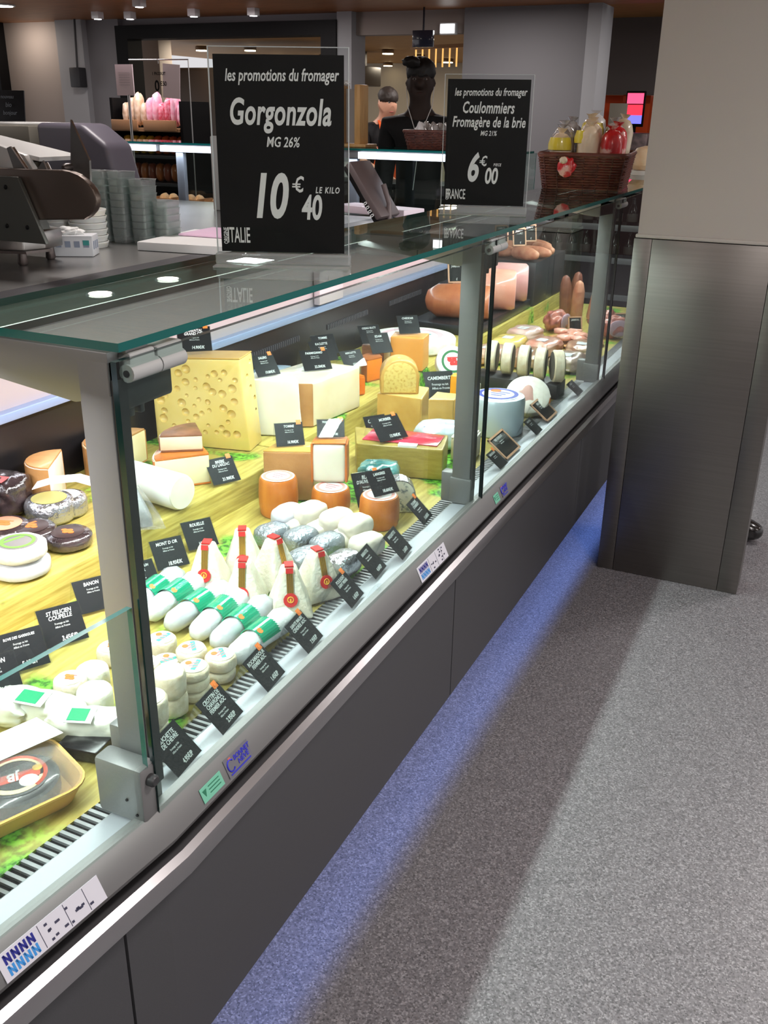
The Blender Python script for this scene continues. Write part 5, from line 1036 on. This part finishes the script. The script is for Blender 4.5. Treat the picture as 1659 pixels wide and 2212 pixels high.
def person(label, loc, rz, H, skin, top, legs, hair, lean=0, arms=None, head_dir=0, short=False, extra=None):
    """faces local -Y, stands at loc"""
    t = thing('person', label, 'person', loc, R(rz)); k = H/1.75
    def L_(x, y, z):                                     # lean forward from the hips
        if z > .95:
            a = R(lean); dz = z-.95; return (x*k, (y*math.cos(a)-dz*math.sin(a))*k, (.95+dz*math.cos(a)+y*math.sin(a)*0)*k)
        return (x*k, y*k, z*k)
    j = {'pel': (*L_(0, 0, .95), .118, None), 'waist': (*L_(0, -.005, 1.1), .112, 'pel'), 'chest': (*L_(0, .0, 1.28), .128, 'waist'), 'up': (*L_(0, .005, 1.40), .095, 'chest'),
         'neck': (*L_(0, .0, 1.49), .055, 'up'), 'jaw': (*L_(0, -.022, 1.56), (.062, .07), 'neck'), 'head': (*L_(0, -.012, 1.64), (.074, .092), 'jaw'), 'crown': (*L_(0, -.005, 1.70), (.062, .075), 'head'),
         'nose': (*L_(0, -.105, 1.60), .012, 'head'), 'earl': (*L_(.082, .0, 1.61), .014, 'head'), 'earr': (*L_(-.082, .0, 1.61), .014, 'head')}
    ch = []
    for s_, nm in ((1, 'l'), (-1, 'r')):
        A_ = (arms or {}).get(nm) or ((.21, 0, 1.12), (.22, -.05, .88))
        j['sh'+nm] = (*L_(s_*.17, 0, 1.39), .06, 'up'); j['el'+nm] = (*L_(s_*A_[0][0], A_[0][1], A_[0][2]), .045, 'sh'+nm); j['wr'+nm] = (*L_(s_*A_[1][0], A_[1][1], A_[1][2]), .029, 'el'+nm)
        w_ = Vector(j['wr'+nm][:3]); e_ = Vector(j['el'+nm][:3]); ch += hand(w_, w_-e_, (0, -s_, .2) if abs((w_-e_).normalized().z) > .6 else (s_, 0, 0), k)
        j['hip'+nm] = (*L_(s_*.09, 0, .88), .09, 'pel'); j['kn'+nm] = (s_*.1*k, -.01*k, .5*k, .062*k, 'hip'+nm); j['an'+nm] = (s_*.1*k, .01*k, .1*k, .042*k, 'kn'+nm); j['toe'+nm] = (s_*.11*k, -.14*k, .035*k, .035*k, 'an'+nm)
    bd = skinned('body', [j]+ch, skin, t, 2); bpy.context.view_layer.update()
    h_ = Vector(j['head'][:3])
    for s_ in (1, -1):
        ok, lc, _, _ = bd.ray_cast(h_+Vector((s_*.03*k, -.5, -.002)), Vector((0, 1, 0)))
        if ok:
            ey = B().blob(lc+Vector((0, .004, 0)), (.013, .008, .008), sub=2).done('eye', mat('eye_white', (128, 120, 114), .4), t, 60)
            B().blob(lc+Vector((0, -.002, 0)), (.0055, .004, .0058), sub=2).done('iris', mat('dark_iris', (26, 20, 18), .3), ey, 60)
            B().blob(lc+Vector((0, .001, .018)), (.018, .006, .004), sub=2).done('eyebrow', hair, t, 60)
    ok, lc, _, _ = bd.ray_cast(h_+Vector((0, -.5, -.075*k)), Vector((0, 1, 0)))
    if ok: B().blob(lc+Vector((0, .003, 0)), (.024, .007, .006), sub=2).done('mouth', mat('lips_'+skin.name, (58, 34, 30) if skin is DSK else (176, 96, 88), .5), t, 60)
    g = lambda n, r, f: (*j[n][:3], tuple(q+r for q in j[n][3]) if isinstance(j[n][3], tuple) else j[n][3]+r, f)
    c = {'hem': (*(Vector(j['pel'][:3])+Vector((0, 0, -.06*k))), .145*k, None), 'pel': (*j['pel'][:3], .146*k, 'hem'), 'waist': (*j['waist'][:3], .14*k, 'pel'), 'chest': (*j['chest'][:3], .15*k, 'waist'), 'up': (*j['up'][:3], .115*k, 'chest'), 'collar': (*(Vector(j['up'][:3])*.35+Vector(j['neck'][:3])*.65), .06, 'up')}
    for nm in 'lr':
        c['sh'+nm] = g('sh'+nm, .016, 'up'); e_ = Vector(j['el'+nm][:3]); w_ = Vector(j['wr'+nm][:3]); s0 = Vector(j['sh'+nm][:3])
        if short: c['cf'+nm] = (*(s0*.3+e_*.7), .062, 'sh'+nm)
        else:
            c['cf'+nm] = (*(s0*.4+e_*.6), .066, 'sh'+nm); u = [s0*.45+e_*.55, s0*.15+e_*.85, e_, e_*.8+w_*.2, e_*.45+w_*.55, e_*.1+w_*.9]
            B().tube(u, [.064, .062, .06, .057, .05, .043], 14).done('sleeve', top, t, 80)
    skinned('shirt', [c], top, t, 2)
    pv = Vector(j['pel'][:3]); q = {'belt': (pv.x, pv.y, pv.z+.07*k, .128*k, None), 'pel': (pv.x, pv.y, pv.z-.02*k, .132*k, 'belt')}
    for nm in 'lr': q['hip'+nm] = (*j['hip'+nm][:2], j['hip'+nm][2]-.07*k, .092*k, 'pel'); q['kn'+nm] = g('kn'+nm, .018, 'hip'+nm); q['an'+nm] = g('an'+nm, .022, 'kn'+nm)
    skinned('trousers', [q], legs, t, 2)
    hd = Vector(j['head'][:3]); cw = Vector(j['crown'][:3])
    b = B().blob((0, .018*k, .04*k), (.083*k, .1*k, .078*k), Matrix.Translation(hd) @ Matrix.Rotation(R(lean), 4, 'X'), amp=.08, fr=4, sub=4)
    for v in b.bm.verts:
        if v.co.z < hd.z+.0*k and v.co.y < hd.y+.03*k: v.co = hd+(v.co-hd)*.6
    b.done('hair', hair, t, 80)
    for nm, s_ in (('l', 1), ('r', -1)):
        B().blob((s_*.105*k, -.06*k, .045*k), (.045*k, .125*k, .044*k), sq=2.6, sub=3).done('shoe', mat('dark_shoe', (26, 24, 24), .25, coat=.5), t)
    return t, j, hd
DSK = mat('dark_skin', (46, 30, 24), .7); LSK = mat('fair_skin', (214, 160, 132), .5, sss=.1); HAIR = mat('black_hair', (18, 15, 14), .6); CLB = mat('black_cloth', (17, 17, 20), .85)
pp, jj, hd = person('man in black jacket beyond the rear counter, white earphone cord on his chest', (-2.39, 5.55, 0), 20, 1.8, DSK, CLB, CLB, HAIR, arms={'l': ((.22, .02, 1.12), (.23, -.10, .92)), 'r': ((.205, .03, 1.13), (.2, -.12, .95))})
k = 1.8/1.75
B().blob(hd+Vector((-.05, -.09, .085)), (.05, .045, .03), amp=.3, sub=3).done('quiff', HAIR, pp, 80)
B().tube([hd+Vector((.08, -.02, -.04)), hd+Vector((.075, -.05, -.14)), hd+Vector((.03, -.14, -.26)), hd+Vector((.0, -.155, -.42)), hd+Vector((-.02, -.155, -.6))], .0022, 6).tube([hd+Vector((-.08, -.02, -.04)), hd+Vector((-.07, -.06, -.14)), hd+Vector((.0, -.15, -.32))], .0022, 6).done('earphone_cord', WHITE, pp, 60)
p2, j2, h2 = person('worker in black shirt and orange apron bending over a counter in the background', (-3.90, 8.05, 0), 55, 1.74, LSK, CLB, CLB, mat('brown_hair', (44, 34, 28), .6), lean=20, arms={'l': ((.22, -.12, 1.16), (.12, -.34, 1.06)), 'r': ((.24, -.10, 1.15), (.12, -.33, 1.04))}, short=True)
APR = mat('orange_cloth', (240, 92, 22), .75); a = R(20)
b = B().prism([(-.17, .72), (.17, .72), (.185, 1.0), (.11, 1.12), (.09, 1.36), (-.09, 1.36), (-.11, 1.12), (-.185, 1.0)], -.004, .004, FRONT)
bmesh.ops.subdivide_edges(b.bm, edges=b.bm.edges[:], cuts=4, use_grid_fill=True)
for v in b.bm.verts:
    x, y, z = v.co; dz = max(0, z-.95); y = y-.165+.35*x*x*4
    v.co = (x, y*math.cos(a)-dz*math.sin(a) if z > .95 else y, z if z < .95 else .95+dz*math.cos(a)-.02)
b.done('apron', APR, p2, 80)
B().tube([(.09, -.30, 1.32), (.085, -.26, 1.42), (.05, -.16, 1.45), (0, -.115, 1.44), (-.05, -.16, 1.45), (-.085, -.26, 1.42), (-.09, -.30, 1.32)], .012, 6).done('apron_strap', APR, p2, 60)
p3, j3, h3 = person('person in dark clothes behind the pillar, only one dark shoe in view', (-.285, 3.55, 0), 75, 1.72, LSK, CLB, CLB, HAIR, arms={'l': ((.2, .02, 1.12), (.2, -.08, .9)), 'r': ((.2, .02, 1.12), (.2, -.08, .9))})

# ------------------------------------------------------------------ bakery and shop background
def bx(name, lab, cat, x, y, z, sx, sy, sz, m, grp=None, part='body', rz=0):
    t = thing(name, lab, cat, (x, y, z), R(rz), grp); B().box((0, 0, sz/2), (sx, sy, sz), bev=min(sx, sy, sz)*.06).done(part, m, t); return t
SH = mat('shelf_wood', (168, 130, 92), .5)
t = thing('bakery_shelf', 'dark shelf unit with beige trays of pink packs left of the nearer sign', 'shelf', (-6.0, 7.75, 0))
for x in (-.36, .42): B().box((x, 0, .8), (.03, .42, 1.6 if x < 0 else 1.55)).done('side_panel', BLACK, t, 0)
B().box((.03, .21, .78), (.8, .02, 1.56)).done('back_panel', BLACK, t, 0)
for z, m in ((.52, DARK), (.86, DARK), (1.10, DARK), (1.33, SH)): B().box((.02, -.02, z), (.76, .42, .025)).done('shelf_board', m, t, 0)
for x in (-.2, .2): B().box((x, -.235, 1.37), (.36 if x > 0 else .3, .02, .09), bev=.004).done('tray_front', SH, t, label='beige tray front')
PINKM = mat('pink_meat_pack', (238, 150, 180), .3, coat=.8, rgb2=(250, 206, 222), scale=20); REDM = mat('red_meat_pack', (214, 50, 80), .3, coat=.8, rgb2=(240, 170, 190), scale=30); BEIM = mat('beige_bread_pack', (206, 176, 140), .4, coat=.4, rgb2=(236, 220, 196), scale=20)
for k in range(10):
    m = BEIM if k < 4 else (REDM if k in (6, 7) else PINKM)
    q = thing('shelf_pack', ('beige pack on the upper tray, ', 'red pack in the pink display, ', 'pink pack in the lit display, ')[0 if m is BEIM else 1 if m is REDM else 2]+('first', 'second', 'third', 'fourth', 'fifth', 'sixth', 'seventh', 'eighth', 'ninth', 'last')[k]+' from the left', 'food pack', (-6.27+k*.069, 7.66, 1.346), 0, 'packs on the upper bakery shelf')
    B().blob((0, 0, .115+.022*(k % 3)), (.033, .06, .1+.02*(k % 3)), sq=3, amp=.12, sub=3, seed=k).done('wrapping', m, q, 60)
for row, (z, c1, c2, nm) in enumerate(((1.115, (226, 176, 60), (200, 90, 40), 'upper'), (.875, (196, 110, 50), (150, 70, 40), 'middle'), (.535, (206, 160, 110), (120, 80, 60), 'lower'))):
    for k in range(8):
        q = thing('snack_bag', ('yellow' if row == 0 and k < 4 else 'orange brown')+' snack bag on the %s dark shelf, ' % nm+('first', 'second', 'third', 'fourth', 'fifth', 'sixth', 'seventh', 'last')[k]+' from the left', 'food pack', (-6.29+k*.088, 7.66, z), 0, 'bags on the bakery shelves')
        B().blob((0, 0, .085), (.037, .05, .08), sq=3, amp=.1, sub=3, seed=k+row*9).done('wrapping', mat('snack_%d_%d' % (row, k % 2 if row else k//4), c1 if (k % 2 if row else k//4) == 0 else c2, .3, coat=.7), q, 60)
area('bakery_shelf_lamp_light', (-5.95, 7.35, 2.1), (R(25), 0, 0), .5, .2, 9, (1, .82, .86))
t = thing('sign_stand', 'grey metal stand carrying the plain paper sheet in the bakery', 'sign stand', (-5.95, 7.3, 0)); B().tube([(0, 0, .9), (0, 0, 1.62)], .012, 8).lathe([(.1, 0), (.1, .02), (.02, .9)], 16, TM()).done('pole', STEEL, t)
B().box((-.03, -.0, 1.74), (.19, .008, .25)).done('paper_sheet', mat('pinkish_paper', (214, 196, 200), .6), t, 0, label='plain pinkish paper sheet')
b = B()
for k in range(6): b.box((-.03, -.005, 1.80-k*.02), (.12, .001, .003))
b.done('printing', mat('faint_grey_ink', (170, 156, 160), .6), t, 0)
t = thing('price_poster', 'white pinkish price poster hanging beside the plain sheet', 'poster', (-5.62, 7.32, 0), R(4)); B().box((0, 0, 1.735), (.17, .006, .27), TM(ry=4)).done('sheet', mat('pinkish_paper'), t, 0)
for s_, sz, x, z, bo in (('1 PRODUIT', .034, 0, 1.79, .001), ('0', .12, -.025, 1.69, .003), ('€50', .05, .04, 1.71, .001)): B().text(s_, sz, TM(x, -.0045, z, rx=90, ry=0), .8, 0, bo).done('lettering', BLACK, t, 0)
B().tube([(0, 0, 1.87), (.0, .0, 1.9), (-.3, 0, 1.9), (.3, 0, 1.9), (.3, 0, 1.5), (.3, 0, .1)], .006, 6).done('wire_frame', STEEL, t)
t = thing('tray_rack', 'dark tall rack with trays behind the posters', 'rack', (-5.35, 8.4, 0))
for x in (-.22, .22):
    for y in (-.2, .2): B().box((x, y, .95), (.025, .025, 1.9)).done('upright', mat('dark_steel'), t, 0)
for k in range(12): B().box((0, 0, .25+k*.14), (.43, .42, .012)).done('tray', mat('brown_tray', (70, 52, 46), .5, .3), t, 0)
bx('oven_block', 'dark brown oven block deep in the bakery behind the rack', 'oven', -8.6, 13.5, 0, 2.6, 1.0, 2.1, mat('oven_dark', (52, 42, 36), .4, .3))
bx('beige_column', 'pale column inside the black framed opening', 'column', -9.3, 12.0, 0, .45, .3, 2.45, BEIGEW)
bx('extractor_hood', 'dark extractor hood hanging near the bakery wall', 'hood', -8.0, 15.6, 1.92, .75, .8, .3, mat('oven_dark'))
hd_ = [o for o in COL.objects if o.name == 'extractor_hood'][0]; B().box((0, 0, .44), (.4, .4, .28)).done('duct', mat('oven_dark'), hd_, 0)
bx('baker_table', 'grey low counter in front of the worker with orange apron', 'counter', -4.0, 7.35, 0, .62, .5, 1.12, mat('table_grey', (130, 128, 124), .5))
bx('dark_worktop_block', 'dark cabinet below the worker, beyond the rear counter', 'cabinet', -3.4, 6.6, 0, 1.8, .4, 1.05, BLACK)
t = thing('green_tipped_bag', 'white plastic bag with a green top on the background counter', 'bag', (-4.05, 7.36, 1.145), 0); B().blob((0, 0, .11), (.1, .08, .11), amp=.4, fr=2, sub=4).done('bag', mat('white_bag', (226, 230, 226), .4, coat=.4), t, 60); B().blob((-.05, -.02, .21), (.03, .03, .03), amp=.3).done('green_top', mat('leaf_green'), t, 60)
t = thing('exit_lamp', 'lit white box lamp under the passage lintel', 'lamp', (-3.68, 9.168, 2.235), 0); B().box((0, 0, 0), (.16, .06, .1), bev=.006).done('housing', mat('white_housing', (210, 212, 214), .5), t); B().box((-.0, -.032, 0), (.14, .006, .075)).done('lit_panel', mat('lit_white', (255, 255, 255), .5, emit=3), t, 0)
t = thing('hanging_monitor', 'small dark monitor hanging under the passage lintel', 'monitor', (-3.84, 8.95, 2.14), 0); B().box((0, 0, 0), (.2, .05, .14), bev=.004).tube([(0, 0, .07), (0, 0, .31)], .01, 6).done('housing', mat('dark_screen'), t)
t = thing('fringe_lamp', 'long hanging lamp with a fringe of thin lit rods', 'lamp', (-4.55, 11.5, 2.12), R(-20))
B().box((0, 0, .12), (1.3, .1, .04)).tube([(-.5, 0, .13), (-.5, 0, .381)], .008, 6).tube([(.5, 0, .13), (.5, 0, .381)], .008, 6).done('bar', mat('lamp_bar', (150, 104, 50), .5), t, 0)
for k in range(12): B().box((-.6+k*.11, 0, 0), (.014, .014, .2)).done('lit_rod', mat('warm_rod', (255, 196, 110), .5, emit=.9), t, 0)
WARM = mat('warm_bulb', (255, 232, 186), .5, emit=9); COOL = mat('cool_bulb', (250, 248, 250), .5, emit=7)
names = ['over the left part of the framed opening', 'above the nearer sign, left', 'above the nearer sign, centre', 'above the nearer sign, right', 'by the grey jamb, upper', 'by the grey jamb, lower', 'over the passage, upper', 'over the passage, lower', 'straight above the dark man', 'to the right of the dark man']
for i, q in enumerate([(435, 100), (540, 100), (600, 120), (700, 118), (765, 97), (778, 128), (838, 107), (838, 135), (906, 118), (968, 127)]):
    p = A(*q, z=2.45); t = thing('pendant_lamp', 'warm glowing ceiling lamp '+names[i], 'lamp', (p.x, p.y, 2.44), 0, 'warm lamps of the bakery ceiling')
    B().lathe([(.1, -.045), (.1, .0), (.035, .03), (.035, .058)], 20).done('shade', mat('lamp_shade', (120, 90, 54), .5), t); B().lathe([(.088, -.06), (.088, -.046)], 20).done('bulb', WARM, t)
for i, q in enumerate([(300, 0), (547, 20), (418, 22), (280, 28), (210, 28)]):
    p = A(*q, z=2.39); t = thing('spot_lamp', 'small white ceiling spot, '+('largest, at the top picture edge', 'right of the row above the framed opening', 'centre of the row above the framed opening', 'left of the row', 'farthest left of the row')[i], 'lamp', (p.x, p.y, 2.37), 0, 'white spots in a row on the wooden ceiling')
    B().box((0, 0, 0), (.09, .09, .07), bev=.008).tube([(0, 0, .035), (0, 0, .079)], .012, 8).done('housing', mat('white_housing'), t); B().lathe([(.036, -.0385), (.036, -.034)], 16).done('bulb', COOL, t)
for i, (x, y) in enumerate(((-5.28, 6.80), (-5.30, 5.95), (-6.9, 6.3), (-7.6, 7.6))):
    t = thing('recessed_downlight', 'round ceiling downlight '+('mirrored in the glass shelf beside the nearer sign', 'mirrored greenish in the glass shelf, left', 'over the beige wall', 'close to the beige wall')[i], 'lamp', (x, y, 2.3985), 0, 'round downlights'); B().lathe([(.11, -.012), (.115, 0), (.1, .0005)], 24).done('rim', mat('white_housing'), t); B().lathe([(.09, -.016), (.09, -.0125)], 24).done('diffuser', mat('bright_diffuser', (255, 246, 232), .5, emit=14), t)
area('wall_wash_light', (-8.75, 8.85, 2.3), (R(30), 0, 0), .3, .2, 3.5, (1, .86, .74))
# far left counter with jars and chalk sign
t = thing('jar_counter', 'pale counter with jars at the left edge of the background', 'counter', (-6.95, 6.5, 0)); B().box((0, 0, .68), (1.5, .6, 1.36), bev=.01).done('body', mat('counter_grey', (120, 118, 116), .5), t); B().box((0, 0, 1.375), (1.56, .66, .03), bev=.005).done('top', mat('bright_top', (226, 226, 222), .35), t)
t = thing('chalk_sign', 'small black chalk sign with white writing above the shop scale', 'sign', (-6.32, 6.25, 1.402), R(10)); B().box((0, 0, .11), (.27, .012, .24), TM(rx=-8), bev=.002).done('board', mat('chalk_black', (30, 32, 38), .6), t)
b = B().text('nouveau', .04, TM(0, -.012, .18, rx=82), .9, .1, .0004).text('bio', .05, TM(0, -.006, .12, rx=82), .9, .1, .0006).text('bonjour', .045, TM(0, -.0, .06, rx=82), .9, .1, .0006); b.done('lettering', mat('chalk_white', (150, 160, 170), .6), t, 0)
for k in range(9):
    m = [mat('orange_jar', (206, 110, 50), .3, coat=.6), mat('amber_jar', (160, 110, 60), .25, coat=.6), mat('pale_jar', (220, 206, 186), .3, coat=.6)][k % 3]
    t = thing('jar', ('orange', 'amber', 'pale')[k % 3]+' jar on the far left counter, '+('first', 'second', 'third', 'fourth', 'fifth', 'sixth', 'seventh', 'eighth', 'last')[k]+' from the left', 'jar', (-7.55+k*.125, 6.3+.06*(k % 2), 1.391), 0, 'jars on the far left counter')
    B().lathe([(.035, 0), (.042, .008), (.042, .09+.02*(k % 3)), (.03, .11+.02*(k % 3))], 18).done('glass_body', m, t); B().lathe([(.034, 0), (.034, .018)], 18, TM(0, 0, .11+.02*(k % 3))).done('lid', DARK if k % 2 else GOLD, t)
t = thing('wall_speaker', 'dark box hanging on the pale strip of wall at the upper left', 'speaker', (-8.0, 8.98, 1.72), 0); B().box((0, 0, .1), (.14, .12, .2), bev=.01).tube([(0, 0, .2), (0, .03, .68)], .012, 6).done('housing', DARK, t)
# bottle shelves beyond the counter end
t = thing('bottle_shelf', 'dark shop shelf with bottles seen through the far glass', 'shelf', (-1.3, 7.0, 0)); B().box((0, .22, .5), (1.5, .02, 1.0)).done('back_panel', BLACK, t, 0)
for z in (.1, .33, .58, .80): B().box((0, 0, z-.012), (1.5, .44, .024)).done('shelf_board', DARK, t, 0); B().box((0, -.226, z), (1.5, .012, .04), bev=.002).done('price_rail', mat('pale_rail', (196, 198, 202), .35, .3), t, label='pale price rail')
for r_, z in enumerate((.58, .80)):
    for k in range(14):
        m = [mat('bottle_black', (22, 24, 26), .12, coat=.6), mat('bottle_green', (30, 50, 40), .12, coat=.6), mat('bottle_red', (150, 36, 40), .2, coat=.6), mat('bottle_amber', (110, 70, 34), .15, coat=.6)][(k*3+r_) % 4 if k > 9 else (k % 2)]
        t = thing('bottle', 'bottle on the '+('lower', 'upper')[r_]+' rail of the shelf behind the far glass', 'bottle', (-1.97+k*.103, 6.9, z+.0005), 0, 'bottles seen through the far glass, '+('lower', 'upper')[r_])
        B().lathe([(.034, 0), (.037, .006), (.037, .11), (.014, .15), (.013, .18), (.016, .183), (.016, .19)], 16).done('glass_body', m, t); B().lathe([(.0375, .035), (.0378, .036), (.0378, .085), (.0375, .086)], 16, cap=False).done('label', mat('bottle_label', (110, 106, 100), .5), t)
# far right: screen, sign, poster poles
t = thing('screen', 'bright pink and blue screen before the dark red wall', 'screen', (-2.2, 10.7, 1.43), R(-6)); B().box((0, .02, .15), (.2, .03, .34), bev=.004).done('housing', BLACK, t); B().box((0, .03, -.7), (.05, .02, 1.46)).box((0, .03, -1.42), (.3, .2, .02)).done('stand', BLACK, t, 0)
for z, h, m in ((.25, .1, mat('screen_pink', (255, 80, 120), .4, emit=1.6)), (.14, .1, mat('screen_red', (240, 50, 70), .4, emit=1.6)), (.05, .08, mat('screen_blue', (110, 110, 255), .4, emit=1.6))): B().box((0, .003, z), (.17, .006, h)).done('picture', m, t, 0)
t = thing('shop_sign', 'grey square sign on a yellow pole in front of the orange wall', 'sign', (-2.32, 10.5, 0)); B().box((0, 0, 1.5), (.18, .02, .26), bev=.003).done('plate', mat('grey_plate', (160, 154, 140), .6), t); B().box((0, .015, .7), (.05, .02, 1.4)).done('pole', mat('ochre_pole', (190, 130, 50), .5), t)
for k, (x, y, h, c) in enumerate(((-2.2, 10.05, 1.36, (56, 48, 48)), (-1.8, 10.05, 1.3, (60, 56, 60)), (-1.4, 10.05, 1.4, (70, 50, 48)))):
    bx('display_rack', 'dark goods rack below the orange wall, '+('left', 'middle', 'right')[k], 'rack', x+.15, y, 0, .36, .4, h, mat('rack_%d' % k, c, .5, rgb2=(c[0]+50, c[1]+40, c[2]+40), scale=14))
t = thing('round_bread', 'pale round loaf beside the pillar, beyond the wicker basket', 'bread', (-.86, 4.55, GT+.02), 0); B().lathe([(.05, 0), (.07, .02), (.07, .05), (.045, .09), (.01, .1)], 24).done('loaf', mat('pale_crust', (232, 196, 150), .5, rgb2=(246, 226, 196), scale=20), t)
t = thing('bread_stand', 'white stand under the pale round loaf', 'stand', (-.86, 4.55, GT+.0003), 0); B().lathe([(.08, 0), (.08, .018)], 24).done('stand', WPL, t)

# ------------------------------------------------------------------ rest every thing on the surface it stands on
bpy.context.view_layer.update()
LEVELS_ = (LD, ST, LIPZ, WT, GT)
for o in list(COL.objects):
    if o.parent or o.type != 'EMPTY' or o.get('kind') or o.name.startswith(('display_counter', 'rear_counter', 'ledge_box', 'pillar', 'person')): continue
    lv = [l for l in LEVELS_ if abs(o.location.z-l) < .004]
    if not lv or o.location.y > 5.2 or o.location.x < -3.3: continue
    zs = [(c.matrix_world @ v.co).z for c in o.children_recursive if c.type == 'MESH' for v in c.data.vertices]
    if zs: o.location.z += lv[0]+.0006-min(zs)
